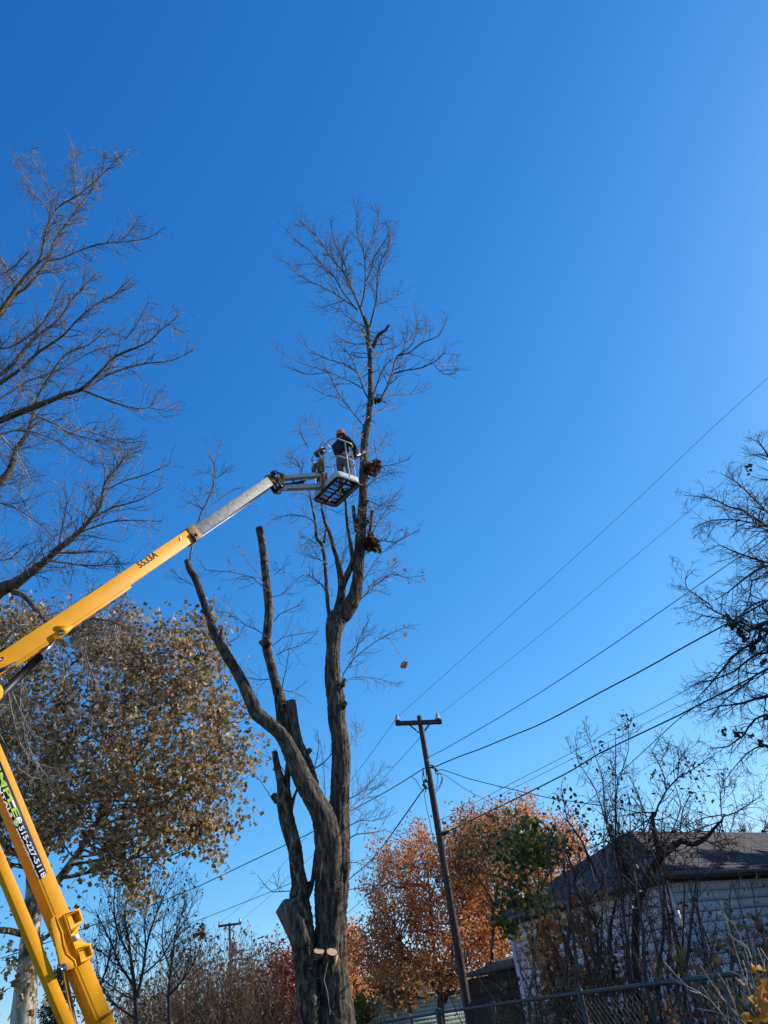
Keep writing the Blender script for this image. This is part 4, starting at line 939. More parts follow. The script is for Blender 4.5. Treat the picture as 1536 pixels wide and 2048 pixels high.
def insulator(p, k, parent):
    mb = MB(); mb.tube([p - Z * 0.10 * k, p, p + Z * 0.02 * k], [0.012 * k] * 3, 6); pin = mb.build('insulator_pin', M['dark_metal'], parent)
    mb = MB(); mb.tube([p, p + Z * 0.03 * k, p + Z * 0.05 * k, p + Z * 0.085 * k, p + Z * 0.10 * k, p + Z * 0.13 * k], [0.07 * k, 0.062 * k, 0.035 * k, 0.045 * k, 0.03 * k, 0.03 * k], 14); mb.build('insulator', M['ceramic'], parent)
insulator(at(795, 1441, PY - 0.16), 1.25, pole); insulator(at(876, 1438, PY - 0.16), 1.25, pole)
mb = MB(); mb.tube([at(796, 1444, PY - .16), at(797, 1452, PY - .16)], 0.02, 6); mb.tube([at(878, 1440, PY - .16), at(878, 1449, PY - .16)], 0.02, 6); mb.build('bolt', M['dark_metal'], pole)
# brackets and clamps on the pole
mb = MB()
for a, b in (((858, 1529), (871, 1533)), ((860, 1535), (872, 1537)), ((856, 1535), (853, 1560)), ((846, 1536), (846, 1562)), ((847, 1562), (856, 1565)), ((846, 1560), (852, 1583)), ((872, 1538), (879, 1548)), ((848, 1575), (857, 1578))):
    mb.tube([at(*a, PY - 0.15), at(*b, PY - 0.15)], 0.018, 6)
for q in ((866, 1534), (872, 1540), (851, 1574), (852, 1561), (848, 1570)): mb.ball(at(*q, PY - 0.2), 0.05, 8)
mb.build('cable_bracket', M['dark_metal'], pole)
mb = MB(); 
for q in ((856, 1521), (872, 1545), (876, 1548)): mb.ball(at(*q, PY - 0.2), 0.035, 8)
mb.build('cable_clamp', M['ceramic'], pole)
mb = MB(); q = at(887, 1644, PY - 0.1); mb.tube([q - Z * 0.045, q - Z * 0.015, q + Z * 0.02, q + Z * 0.045], [0.035, 0.05, 0.045, 0.02], 12); mb.build('insulator', M['ceramic'], pole, smooth=True)
mb = MB(); mb.tube([at(878, 1645, PY - 0.05), at(880, 1640, PY - .08), at(884, 1638, PY - .1), at(887, 1641, PY - .1)], 0.010, 5); mb.tube([at(878, 1645, PY - .05), at(879, 1652, PY - .05)], 0.01, 5); mb.build('bracket', M['dark_metal'], pole, smooth=True)
mb = MB(); mb.tube([at(884, 1667, PY - 0.15), at(888, 1668, PY - 0.2), at(898, 1662, PY - 0.25)], [0.05, 0.06, 0.03], 8); mb.build('cable_clamp', M['dark_metal'], pole)
# far pole
FY = 58.0
fpole, FP, FR = utility_pole('utility_pole', 'distant wooden utility pole carrying a grey transformer above the brown thicket', '459,1845.5,4.6 461,1920,5.2 462,1990,5.6 463,2048,6', FY, None, M['pole'])
mb = MB(); mb.beam(at(437, 1852.5, FY - .3), at(482, 1846.6, FY - .3), 0.12, 0.14, Z); mb.build('crossarm', M['pole'], fpole)
for a, b in (((449, 1853), (458, 1860)), ((470, 1850), (462, 1860))):
    mb = MB(); mb.beam(at(*a, FY - .3), at(*b, FY - .2), 0.03, 0.06, Z); mb.build('brace', M['dark_metal'], fpole)
insulator(at(439, 1850, FY - .3), 1.6, fpole); insulator(at(480, 1843.5, FY - .3), 1.6, fpole)
tc = at(467.5, 1899, FY - 0.45); th = size(tc, 23) / 2; tr_ = size(tc, 12) / 2
mb = MB(); mb.tube([tc - Z * th, tc - Z * th * 0.97, tc + Z * th * 0.9, tc + Z * th * 0.93, tc + Z * th], [tr_ * 0.9, tr_, tr_, tr_ * 1.06, tr_ * 0.8], 20); tf = mb.build('transformer', M['transformer'], fpole)
mb = MB()
for s in (-1, 1): mb.tube([tc + Z * th + np.array([s * tr_ * 0.4, 0, 0]), tc + Z * (th + 0.25) + np.array([s * tr_ * 0.5, 0, 0])], [0.06, 0.03], 8)
mb.build('bushing', M['ceramic'], tf)
mb = MB()
for k in range(3): mb.box(tc + np.array([tr_ * (0.3 + k * 0.35), -tr_ * (0.9 - k * 0.35), 0]), (np.array([1, 0, 0]), np.array([0, 1, 0]), Z), (0.03, 0.04, th * 0.75))
mb.build('cooling_fin', M['transformer'], tf)
mb = MB(); mb.tube([at(464, 1861, FY - .3), at(468, 1862, FY - .4), at(468, 1868, FY - .4), at(466, 1876, FY - .4)], 0.05, 6); mb.build('fuse_cutout', M['dark_metal'], fpole)

def wire(name, label, s, Y0, Y1, r, cat='power line', wavy=0.0, group=None):
    a = np.array([[float(q) for q in t.split(',')] for t in s.split()])
    seg = np.concatenate([[0], np.cumsum(np.hypot(*np.diff(a.T)))]); seg /= seg[-1]
    # inverse distance runs linearly along a straight line seen in perspective
    P = np.array([at(x, y, 1 / ((1 - t) / Y0 + t / Y1)) for (x, y), t in zip(a, seg)])
    P, _ = smooth_path(P, np.ones(len(P)), 0.5)
    if wavy:
        s_ = np.arange(len(P)); P[1:-1, 2] += wavy * np.sin(s_ * 1.1)[1:-1] * (0.6 + 0.4 * np.sin(s_ * 0.37))[1:-1]
    mb = MB(); mb.tube(P, r, 5, caps=False); o = mb.build(name, M['wire'], None, smooth=True)
    return tag(o, label, cat, group)
wire('power_line', 'thin topmost wire rising right from the outer end of the crossarm', '795,1434 1000,1250 1236,1035 1420,860 1536,755 1640,658', PY - .2, 13, 0.0048)
wire('power_line', 'thin wire rising right from the crossarm end nearer the shed', '876,1431 1050,1295 1236,1141 1392,1010 1536,888 1640,797', PY - .2, 13, 0.0042)
wire('power_line', 'straight cable leaving the upper pole shaft below the crossarm towards upper right', '857,1514 884,1501 1000,1434 1088,1380 1236,1282 1452,1132 1536,1075 1640,1000', PY, 13, 0.009)
wire('power_line', 'thick wavy twisted cable rising right from the pole bracket', '872,1533 935,1507 1072,1452 1236,1366 1392,1282 1536,1200 1640,1140', PY - .2, 12, 0.015, wavy=0.012)
wire('telephone_cable', 'thick dark lower cable rising right above the orange tree', '884,1669 898,1662 1000,1613 1140,1543 1199,1507 1361,1429 1423,1397 1536,1338 1640,1280', PY - .2, 12, 0.015, 'cable')
wire('telephone_cable', 'thin cable looping under the thick lower cable towards the right tree', '1090,1680 1180,1600 1290,1500 1361,1435 1410,1403 1480,1372 1640,1290', 30, 13, 0.010, 'cable')
wire('power_line', 'faint far wire above the thick lower cable', '886,1638 960,1600 1036,1560 1140,1507 1236,1453 1332,1402 1423,1352 1536,1290 1640,1232', 34, 22, 0.010)
wire('power_line', 'faintest far wire just over the thick lower cable', '890,1642 960,1609 1036,1572 1140,1520 1236,1475 1360,1412 1423,1385 1536,1325 1640,1270', 36, 24, 0.009)
wire('service_drop', 'drooping house wire running down right from the pole to the white house', '873,1541 884,1539 905,1546 940,1558 1026,1579 1100,1596 1180,1608 1264,1622 1340,1650', PY - .2, 17, 0.010, 'cable')
wire('service_drop', 'thin drooping wire dropping behind the orange tree from the pole', '876,1546 890,1550 930,1578 987,1608 1040,1640', PY - .2, 26, 0.008, 'cable')
wire('power_line', 'wavy cable falling left from the pole behind the cut trunk', '862,1534 848,1537 827,1550 780,1578 700,1623 620,1666 573,1689 440,1752 400,1771 300,1812 163,1859 80,1890 0,1917 -60,1935', PY - .1, 26, 0.013, wavy=0.01)
wire('power_line', 'thick sagging cable from the pole down towards the distant pole', '852,1572 840,1588 814,1625 749,1713 697,1760 660,1800 621,1838 573,1876 527,1905 490,1917 462,1921', PY - .2, FY, 0.018)
wire('power_line', 'thin wire from the outer crossarm end down to the distant pole', '795,1434 720,1537 640,1640 560,1735 500,1798 439,1846', PY - .2, FY, 0.007)
wire('power_line', 'thin wire from the inner crossarm end down to the distant pole', '876,1431 835,1481 788,1533 700,1632 600,1735 540,1792 481,1841', PY - .2, FY, 0.007)
wire('power_line', 'thin wire crossing the sky left of the cut trunk above the distant pole', '765,1765 700,1805 640,1830 600,1762 ', 40, 30, 0.001) if False else None
wire('service_drop', 'lower thin wire passing left behind the cut trunk to the hedge trees', '760,1766 694,1826 621,1870 ', 40, 42, 0.012, 'cable')
wire('service_drop', 'thin straight wire between the cut trunk and the tan leaved tree', '600,1758 542,1783 440,1824 340,1862 230,1905 100,1960', 30, 30, 0.010, 'cable')
wire('service_drop', 'short slack wire leaving the distant pole towards the red tree', '462,1921 490,1919 520,1922 560,1935', FY, 52, 0.02, 'cable')
wire('service_drop', 'second slack wire leaving the distant pole below the first', '462,1922 480,1924 515,1935 560,1956', FY, 52, 0.015, 'cable')
mb = MB()
for s in ('846,1537 849,1560 852,1585', '880,1545 884,1558 878,1572 867,1582', '886,1553 882,1570 870,1587', '873,1545 876,1560 872,1575', '822,1553 832,1560 840,1575 848,1583', '848,1585 853,1615 862,1655 868,1690', '851,1585 851,1573'):
    a = np.array([[float(q) for q in t.split(',')] for t in s.split()]); P, _ = smooth_path([at(x, y, PY - 0.2) for x, y in a], np.ones(len(a)), 0.1); mb.tube(P, 0.009, 5)
mb.build('jumper_wire', M['wire'], pole, smooth=True)

# ================================================================== TREES
def tree_root(name, label, s_bottom_px, Y, cat='tree', group=None):
    p = at(*s_bottom_px, Y); return thing(name, label, cat, (p[0], Y, 0), group)
def trunk_part(name, s, Y0, Y1, mat, parent, ext=False, sides=12, amp=0.05, spread=1.2, step=0.15):
    P, R = trace(s, Y0, Y1)
    if ext: P, R = down(P, R, spread=spread)
    mb = MB(); P, R = bark_mesh(mb, P, R, rng, sides, step, amp, 0.04); mb.build(name, M[mat], parent, smooth=True); return P, R

# --- big leafless tree off the left edge
BY = 11.0
lt = tree_root('bare_tree', 'large leafless tree reaching in from the left edge above the boom', (-150, 1900), BY)
tp0 = [at(-110, 2300, BY + 0.5), at(-95, 1800, BY + .5), at(-70, 1400, BY + .4), at(-40, 1215, BY + 0.2)]
tp0[0][2] = -0.1; tp0[0][0] = tp0[1][0] - 0.1
mb = MB(); bark_mesh(mb, tp0, [0.34, 0.26, 0.22, 0.16], rng, 18, 0.1, 0.08); mb.build('trunk', M['bark_pale'], lt, smooth=True)
big = [('-45,1225,30 0,1180,31 26,1170,25 59,1147,17 91,1121,14 124,1092,13 156,1066,9 182,1037,8 202,1011,6 208,972,4.5 228,942,3 260,903,2', .2, -.3), ('-60,1260,22 -80,1100,18 -50,1010,16 0,962,14 20,939,14 33,900,10 60,854,8 75,797,6 103,747,4.5 134,707,4 175,691,2.4 206,666,2 225,651,1.2', .3, .6),
       ('-75,1150,20 -90,950,18 -50,860,16 0,841,14 47,822,13 94,804,11 131,788,9 162,779,8 200,744,6 231,713,5.5 269,697,4 300,682,3 325,657,2 359,632,1.3', .3, -.8),
       ('-90,950,16 -95,820,12 -45,790,9 0,766,8 41,738,6.5 78,704,5.5 125,672,4.5 155,640,3.5 187,613,2.5 250,579,1.3', .5, 0), ('-95,850,12 -70,790,10 0,750,8 31,722,7.5 56,691,7 87,663,6 119,638,5 144,600,4 169,572,3 194,547,1.6', .4, 1.2),
       ('-90,900,14 -100,720,12 -50,665,10 0,622,10 31,579,8 56,547,7 81,516,6 94,454,4 119,413,3.5 156,391,3 187,366,2.4 215,338,2 256,299,1.2', .5, -.5), ('-60,680,8 0,632,8 31,591,7 56,572,6 94,522,6 112,479,5 134,447,4.5 156,416,3.5 187,376,2.6 200,347,2 217,307,1.2', .6, .8),
       ('26,1183,12 49,1193,11 72,1219,9 91,1242,8 120,1262,6 153,1262,5 182,1238,4 228,1245,3 260,1265,1.6', .1, -.2)]
LTL = []
for s, d0, d1 in big:
    P, R = trace(s, BY + d0, BY + d1); mb = MB(); P, R = bark_mesh(mb, P, R, rng, 9, 0.12, 0.05, 0.05); mb.build('limb', M['bark_pale'], lt, smooth=True); LTL.append((P, R))
tw = Twigs(21)
lft = ['94,522,4 125,516,4 162,500,3.6 200,488,3.4 250,483,3 297,476,2 325,457,1.2', '244,482,2.4 266,454,2 280,432,1.4', '103,447,3 94,416,2.6 62,379,2.2 37,329,1.8 27,307,1.2', '100,435,3 101,394,2.4 87,357,2 66,322,1.8 64,297,1.5 75,279,1.1',
       '160,410,3 150,372,2.4 148,329,2 141,279,1.2', '-20,480,4 0,513,4 19,547,3.5 34,571,3', '250,679,2.6 272,651,2 297,604,1.2', '175,776,5 212,751,4.5 256,735,4 297,726,3 344,721,2.4 387,701,1.4', '169,781,5 219,801,4 256,813,3.4 294,815,3 325,780,1.4', '294,815,2.4 322,819,2 347,808,1.2',
       '72,832,5 109,847,4.5 141,866,4 187,879,3 219,894,2 250,900,1.4', '150,854,3.5 219,876,3 250,885,2.4 286,882,1.4', '156,1066,5 212,1046,4 260,1040,3 325,1043,1.6', '182,1037,5 228,1014,4 277,1001,3 325,975,1.5', '212,980,3.5 247,962,3 293,949,2.4 342,926,1.3',
       '98,1105,5 150,1105,4.5 190,1103,3.5 228,1108,2.6 247,1141,1.5', '91,1121,5 130,1125,4.5 176,1131,3.5 260,1125,1.6', '118,1088,4 130,1030,3 135,1000,2.4 130,965,1.4', '-60,900,6 -20,860,5 10,880,4 40,920,3 60,960,2', '-30,1000,5 20,1010,4 70,1040,3 110,1075,2', '-40,1100,4 10,1120,3 50,1090,2', '-30,560,4 20,540,3 60,500,2',
       '-30,700,5 30,690,4 90,640,3 130,560,1.6', '-20,810,5 60,760,4 120,740,3 190,700,2 240,690,1.4', '-30,880,5 40,860,4 110,880,3 170,920,2 230,930,1.4', '60,1030,3 40,980,2.4 50,930,1.5', '20,1200,4 60,1150,2 100,1160,1.5',
       '153,1262,3 170,1300,2.4 190,1360,2 230,1400,1.2', '120,1262,3 125,1330,2.6 150,1400,2 190,1450,1.4', '60,1290,3 40,1400,2.6 60,1500,2 100,1560,1.3', '0,1330,3 40,1420,2.6 70,1470,2 120,1490,1.2', '30,1380,3 90,1420,2.6 140,1440,2 190,1430,1.2',
       '10,1350,3 30,1450,2.4 60,1520,2 130,1540,1.2', '-10,1450,3 40,1540,2.4 90,1560,2 150,1560,1.2', '110,1320,2.4 150,1350,2 190,1350,1.6 240,1380,1.2']
res = branches(tw, lft[:27], BY, 1.6, 12, (0.25, 0.75), 1, up=0.05, kink=0.24, dens=4.2)
res += branches(tw, lft[27:], BY - 0.3, 0.6, 12, (0.2, 0.55), 1, up=-0.05, kink=0.28, dens=4.5)
for P, R in LTL: tw.along(P, R, 0.22, 60, (0.3, 1.15), 2, dens=3.2, up=0.05, kink=0.24, r=0.012)
tw.build('crown', M['twig_pale'], lt)

# --- leafless tree off the right edge
RY = 13.5
rt = tree_root('bare_tree', 'dark leafless tree with drooping fine twigs at the right edge', (1800, 1800), RY)
q0 = at(1790, 1300, RY); mb = MB(); bark_mesh(mb, [q0 + [0.2, 0, -q0[2] - 0.1], q0 + [0.1, 0, -2.5], q0, q0 + [-.1, 0, 2.5], q0 + [.25, .2, 3.6], q0 + [.3, .1, 4.6]], [0.3, 0.24, 0.18, 0.11, 0.06, 0.015], rng, 16, 0.15, 0.06); mb.build('trunk', M['bark'], rt, smooth=True)
rl = ['1760,1250,18 1640,1265,14 1548,1241,12 1517,1251,9 1495,1263,6 1467,1241,4.5 1423,1235,3 1377,1222,1.4', '1519,1256,8 1519,1282,7 1486,1297,6 1461,1319,5 1436,1350,3.5 1411,1379,2.6 1386,1404,1.4', '1790,1150,16 1640,1090,10 1548,1060,7 1511,1038,6 1486,1022,5 1455,1013,4 1423,997,3 1370,991,1.4',
      '1560,1062,5 1511,1047,4.5 1473,1040,4 1423,1041,3 1386,1057,1.4', '1640,1100,8 1580,1060,6 1536,1026,5 1495,985,4 1467,960,3 1442,947,1.4', '1780,1200,12 1640,1150,7 1536,1126,5 1502,1116,4.5 1470,1104,3.5 1440,1090,2 1415,1098,1.3', '1640,1150,7 1560,1130,5 1511,1141,4.5 1486,1160,4 1455,1185,3 1430,1200,1.4',
      '1467,1241,4 1423,1213,3.4 1398,1194,3 1373,1176,2.4 1370,1157,1.8 1385,1143,1.2', '1700,1420,10 1600,1400,7 1536,1391,6 1486,1407,5 1436,1413,3 1405,1425,1.4', '1700,1450,9 1560,1430,6 1511,1438,5 1486,1472,4 1455,1494,3 1415,1497,1.4', '1640,1265,10 1570,1300,7 1511,1310,5 1467,1344,4 1423,1360,3 1395,1370,1.4',
      '1548,1241,6 1530,1200,5 1505,1210,4 1480,1230,3', '1600,1000,8 1560,950,6 1530,900,4 1515,880,2', '1700,1350,10 1600,1340,7 1530,1340,5 1490,1370,4 1450,1400,2.6 1420,1440,1.4', '1570,1500,5 1530,1490,4 1490,1510,2.6 1450,1560,1.4', '1530,1150,3 1500,1190,2.4 1480,1260,2 1450,1290,1.4']
def _to_trunk(s):
    tx = lambda y: 1790 - 0.547 * (1300 - y)
    pts = [t for t in s.split() if float(t.split(',')[0]) < tx(float(t.split(',')[1])) - 12]
    x, y, w = (float(q) for q in pts[0].split(','))
    yy = y + 0.35 * max(0, tx(y) - x); yy = yy + 0.35 * 0.547 * (yy - y)
    return f'{tx(yy):.0f},{yy:.0f},{w * 1.4 + 2:.1f} ' + ' '.join(pts)
rl = [_to_trunk(q) for q in rl]
tw = Twigs(31); tw.along(np.array([q0 + [0, 0, -1.5], q0 + [-.1, 0, 2.5], q0 + [.25, .2, 3.6], q0 + [.3, .1, 4.6]]), np.array([.18, .12, .06, .02]), 0.1, 24, (0.8, 1.9), 2, dens=1.8, up=0.05, kink=0.2, r=0.03)
res = branches(tw, rl, RY, 1.4, 15, (0.3, 0.9), 2, up=-0.04, kink=0.22, dens=3.2, t0=0.25, rmin=0.0025)
tw.build('crown', M['twig_dark'], rt)
mb = MB(); nr2 = np.random.default_rng(9)
for s in ('1452,1235 1462,1250', '1462,1245 1480,1262 1492,1275', '1490,1272 1500,1285 1510,1300', '1524,1315 1533,1330', '1444,1455 1448,1465', '1466,1460 1485,1472', '1528,1430 1536,1440', '1515,1480 1530,1490', '1497,1470 1503,1475', '1495,935 1500,940'):
    a = np.array([[float(q) for q in t.split(',')] for t in s.split()]); 
    for i in range(len(a) - 1):
        A_, B2 = at(*a[i], RY - 0.3), at(*a[i + 1], RY - 0.3); n_ = int(5 + 70 * np.linalg.norm(B2 - A_))
        leaves_mb(mb, A_ + (B2 - A_) * nr2.random((n_, 1)) + nr2.normal(0, 0.03, (n_, 3)), 0.075, nr2)
M['leaf_darkdry'] = leaf_mat('dry_vine_leaf', [(0.03, 0.03, 0.012), (0.08, 0.06, 0.02), (0.05, 0.03, 0.015), (0.13, 0.10, 0.03)], 0.2)
mb.build('leaves', M['leaf_darkdry'], rt)['kind'] = 'stuff'

# --- generic leafy tree
def leafy(name, label, root_px, Y, trunks, poly, thick, ncl, per, lsz, lmat, bark, seed, gap=-0.12, sc=60, spreadl=0.3, shape=LEAF, twigm=None, group=None, skel=None, cr_r=0.012, trunk_sides=10, ext_first=True, twn=0, elong=1.0, zmin=1.8, rag=0.5):
    root = tree_root(name, label, root_px, Y, 'tree', group); r_ = np.random.default_rng(seed)
    SP = []
    for i, s in enumerate(trunks):
        P, R = trace(s, Y + (0 if i == 0 else r_.uniform(-0.4, 0.4)), Y + (0 if i == 0 else r_.uniform(-1, 1) * thick * 0.5))
        if i == 0 and ext_first: P, R = down(P[::-1], R[::-1]) if P[0][2] < P[-1][2] else down(P, R)
        mb = MB(); P, R = bark_mesh(mb, P, R, rng, trunk_sides, 0.2, 0.05, 0.04); mb.build('trunk' if i == 0 else 'limb', M[bark], root, smooth=True)
        SP += list(P[(P[:, 2] > zmin)])
    C = crown_points(poly, Y, thick, ncl, seed, gap, sc)
    c0 = C.mean(0); far = np.linalg.norm(C - c0, axis=1); push = (r_.random(len(C)) < 0.16) & (far > np.median(far))
    C[push] += (C[push] - c0) / far[push][:, None] * r_.uniform(0.1, 1.0, (push.sum(), 1)) * rag
    tw = Twigs(seed)
    # secondary limbs first, then twigs to every cluster
    big_ = C[r_.permutation(len(C))[:max(6, ncl // 14)]]
    SP = np.array(SP); add = []
    for c in big_:
        low_ = SP[SP[:, 2] < c[2] - 0.3]
        if len(low_) < 1: low_ = SP
        d = np.linalg.norm(low_ - c, axis=1); a = low_[int(np.argmin(d))]; L = np.linalg.norm(c - a)
        m1 = a + (c - a) * 0.35 - Z * 0.05 * L + r_.normal(0, 0.05, 3) * L; m2 = a + (c - a) * 0.7 - Z * 0.04 * L + r_.normal(0, 0.05, 3) * L
        P, R = smooth_path([a, m1, m2, c], [0.016 + 0.008 * L, 0.012 + 0.006 * L, 0.011 + 0.003 * L, 0.008], 0.3); tw.add(P, R); add += list(P)
    connect(tw, C, np.vstack([SP, np.array(add)]), r_, cr_r)
    if twn:
        for c in C[r_.permutation(len(C))[:twn]]: tw.grow(tuple(c), tuple(nrm(r_.normal(size=3) + [0, 0, 0.8])), 0.6, 0.007, 1, up=0.15)
    tw.build('branches', M[twigm or bark], root)
    cen = C.mean(0) - np.array([0, 0, 0.25]) * (C[:, 2].max() - C[:, 2].min())
    rep = np.clip(r_.gamma(2.0, per / 2.0, len(C)).astype(int), 2, per * 4)
    rd = C - cen; rd /= np.linalg.norm(rd, axis=1, keepdims=True) + 1e-9
    rd = rd + r_.normal(0, 0.35, rd.shape)
    Cr, Dr = np.repeat(C, rep, axis=0), np.repeat(rd, rep, axis=0); n = len(Cr)
    pts = Cr + Dr * r_.uniform(-1.3, 1.9, (n, 1)) * spreadl * elong + r_.normal(0, 1, (n, 3)) * spreadl * 0.55
    mb = MB(); leaves_mb(mb, pts, lsz, r_, shape); o = mb.build('leaves', M[lmat], root); o['kind'] = 'stuff'
    return root, C
M['leaf_tan'] = leaf_mat('leaf_tan', [(0.07, 0.04, 0.013), (0.50, 0.31, 0.13), (0.24, 0.17, 0.05), (0.70, 0.52, 0.28), (0.24, 0.12, 0.045), (0.34, 0.23, 0.07), (0.74, 0.60, 0.40)], 0.32)
M['leaf_orange'] = leaf_mat('leaf_orange', [(0.66, 0.20, 0.07), (0.78, 0.33, 0.11), (0.46, 0.12, 0.05), (0.80, 0.46, 0.17), (0.56, 0.26, 0.08)], 0.55)
M['leaf_red'] = leaf_mat('leaf_red', [(0.28, 0.05, 0.03), (0.44, 0.11, 0.055), (0.10, 0.035, 0.02), (0.48, 0.17, 0.07)], 0.4)
M['leaf_rust'] = leaf_mat('leaf_rust', [(0.24, 0.10, 0.035), (0.46, 0.19, 0.06), (0.15, 0.11, 0.03), (0.52, 0.27, 0.09), (0.12, 0.09, 0.03)], 0.4)
M['leaf_green'] = leaf_mat('leaf_green', [(0.04, 0.055, 0.012), (0.15, 0.17, 0.03), (0.07, 0.075, 0.018), (0.24, 0.23, 0.05), (0.16, 0.11, 0.035)], 0.42)
M['leaf_olive'] = leaf_mat('leaf_olive', [(0.05, 0.05, 0.015), (0.12, 0.09, 0.025), (0.16, 0.10, 0.035), (0.07, 0.04, 0.015)], 0.3)
M['leaf_brown'] = leaf_mat('leaf_brown', [(0.06, 0.03, 0.015), (0.16, 0.08, 0.03), (0.22, 0.11, 0.04), (0.05, 0.05, 0.015)], 0.3)
M['needle'] = leaf_mat('needle', [(0.015, 0.035, 0.015), (0.03, 0.06, 0.025), (0.05, 0.08, 0.03)], 0.1)
M['leaf_yellow'] = leaf_mat('leaf_yellow', [(0.62, 0.22, 0.02), (0.68, 0.32, 0.04), (0.50, 0.13, 0.015)], 0.4)

# tan leaved tree behind the boom
poly = [(-60, 1230), (0, 1222), (60, 1212), (110, 1222), (125, 1200), (138, 1225), (185, 1245), (232, 1225), (262, 1212), (276, 1235), (288, 1262), (310, 1248), (345, 1255), (372, 1222), (402, 1232), (425, 1270), (438, 1320), (448, 1380), (462, 1430), (470, 1490), (482, 1500), (470, 1545), (452, 1560), (440, 1590),
        (462, 1612), (455, 1650), (415, 1680), (392, 1700), (350, 1688), (320, 1700), (298, 1740), (270, 1790), (236, 1782), (210, 1740), (192, 1700), (182, 1660), (130, 1690), (60, 1690), (30, 1720), (-60, 1740)]
leafy('tan_leaved_tree', 'tall spreading tree full of dry tan leaves behind the boom lift', (50, 2048), 20.0,
      ['70,1700,30 70,1771,33 64,1825,34 60,1892,38 50,1994,44 46,2048,48', '80,1730,20 93,1690,20 102,1640,20 152,1590,16 200,1565,13 248,1546,9 300,1500,7', '100,1790,16 111,1768,16 140,1730,15 163,1698,14 190,1660,12 204,1631,11 222,1584,9 250,1540,6 290,1470,4', '82,1690,16 90,1600,16 94,1552,14 99,1508,12 110,1430,9 130,1340,6',
       '60,1740,14 40,1710,12 17,1698,11 -20,1660,9', '102,1640,12 60,1540,10 20,1440,8 0,1350,5', '204,1631,8 270,1600,7 330,1570,5 400,1540,3', '248,1546,8 300,1480,6 360,1400,4 400,1330,3', '94,1552,10 160,1460,8 220,1370,6 270,1290,4', '50,1870,12 20,1862,12 -10,1860,12', '60,1880,9 85,1878,9 110,1862,7 150,1850,4'],
      poly, 2.7, 1850, 15, 0.108, 'leaf_tan', 'bark_sycamore', 41, rag=1.0, gap=0.07, sc=42, spreadl=0.24, twigm='bark_pale', trunk_sides=16, elong=1.1, zmin=at(100, 1780, 20)[2])
mb = MB(); nr3 = np.random.default_rng(77); pts = []
for (x, y, n_, s_) in ((500, 1500, 22, .15), (475, 1545, 12, .15), (460, 1560, 6, .1), (440, 1480, 20, .2), (20, 1920, 30, .3), (10, 1980, 30, .3), (160, 1770, 14, .25), (185, 1760, 8, .2), (15, 1780, 10, .3), (10, 1835, 10, .2), (85, 1900, 40, .4), (75, 1960, 40, .4), (30, 1940, 20, .3), (130, 1760, 8, .2)):
    pts.append(at(x, y, 19.5) + nr3.normal(0, s_, (n_, 3)))
leaves_mb(mb, np.vstack(pts), 0.13, nr3); o = mb.build('leaves', M['leaf_tan'], bpy.data.objects['tan_leaved_tree']); o['kind'] = 'stuff'

# orange maple beside the pole
leafy('orange_maple', 'bright orange red maple left of the leaning utility pole', (884, 2048), 28.0,
      ['874,1945,8 880,1985,12 884,2048,15', '890,2005,9 897,1975,8 903,1950,6 905,1880,4', '874,1958,8 868,1900,6 862,1830,5 855,1740,3', '870,1975,6 840,1930,5 800,1880,3', '876,1965,6 895,1900,5 920,1840,3'],
      [(712, 1925), (724, 1895), (720, 1862), (742, 1850), (746, 1818), (736, 1790), (752, 1775), (762, 1740), (758, 1715), (782, 1708), (788, 1690), (802, 1682), (812, 1688), (838, 1668), (848, 1648), (858, 1672), (872, 1690), (890, 1660), (906, 1680), (925, 1720), (950, 1780), (985, 1840), (1005, 1900), (985, 1925), (965, 1950), (930, 1962), (905, 1972), (870, 1968), (845, 1965), (800, 1962), (775, 1955), (745, 1958), (728, 1945)],
      2.8, 1000, 22, 0.085, 'leaf_orange', 'bark', 51, gap=-0.26, sc=70, spreadl=0.24, shape=OVAL)
leafy('young_tree', 'slender young tree with brown leaves in front of the green garage', (822, 2048), 25.0,
      ['819,1990,4 821,2010,4.5 824,2048,5.5', '821,2010,3 835,1998,2.4 848,1985,1.6', '820,2000,3 808,1990,2 795,1985,1.4'],
      [(760, 1985), (780, 1960), (830, 1955), (850, 1975), (845, 1990), (820, 1995), (800, 2005), (772, 2030), (768, 2022), (785, 2002)], 1.0, 60, 14, 0.11, 'leaf_rust', 'bark_pale', 52, gap=-0.5, spreadl=0.2, shape=OVAL)
# wide rust tree right of the pole
leafy('rust_tree', 'broad rust and orange tree behind the green leaved tree and white house', (1010, 2030), 31.0,
      ['1000,1830,10 1004,1900,14 1008,2030,18', '1000,1850,8 970,1780,6 940,1720,4', '1002,1840,8 1040,1760,6 1080,1680,4', '1001,1840,8 1005,1760,6 1000,1680,4', '1010,1860,7 1080,1800,5 1140,1740,3'],
      [(902, 1668), (918, 1642), (932, 1652), (948, 1628), (975, 1630), (990, 1612), (1020, 1618), (1048, 1606), (1070, 1618), (1098, 1640), (1112, 1628), (1128, 1655), (1150, 1672), (1165, 1700), (1180, 1735), (1178, 1775), (1150, 1800), (1120, 1830), (1060, 1850), (1030, 1880), (1010, 1925), (985, 1935), (950, 1900), (930, 1840), (915, 1770), (905, 1720)],
      3.2, 1050, 22, 0.09, 'leaf_orange', 'bark', 53, gap=-0.28, sc=60, spreadl=0.26, shape=OVAL)
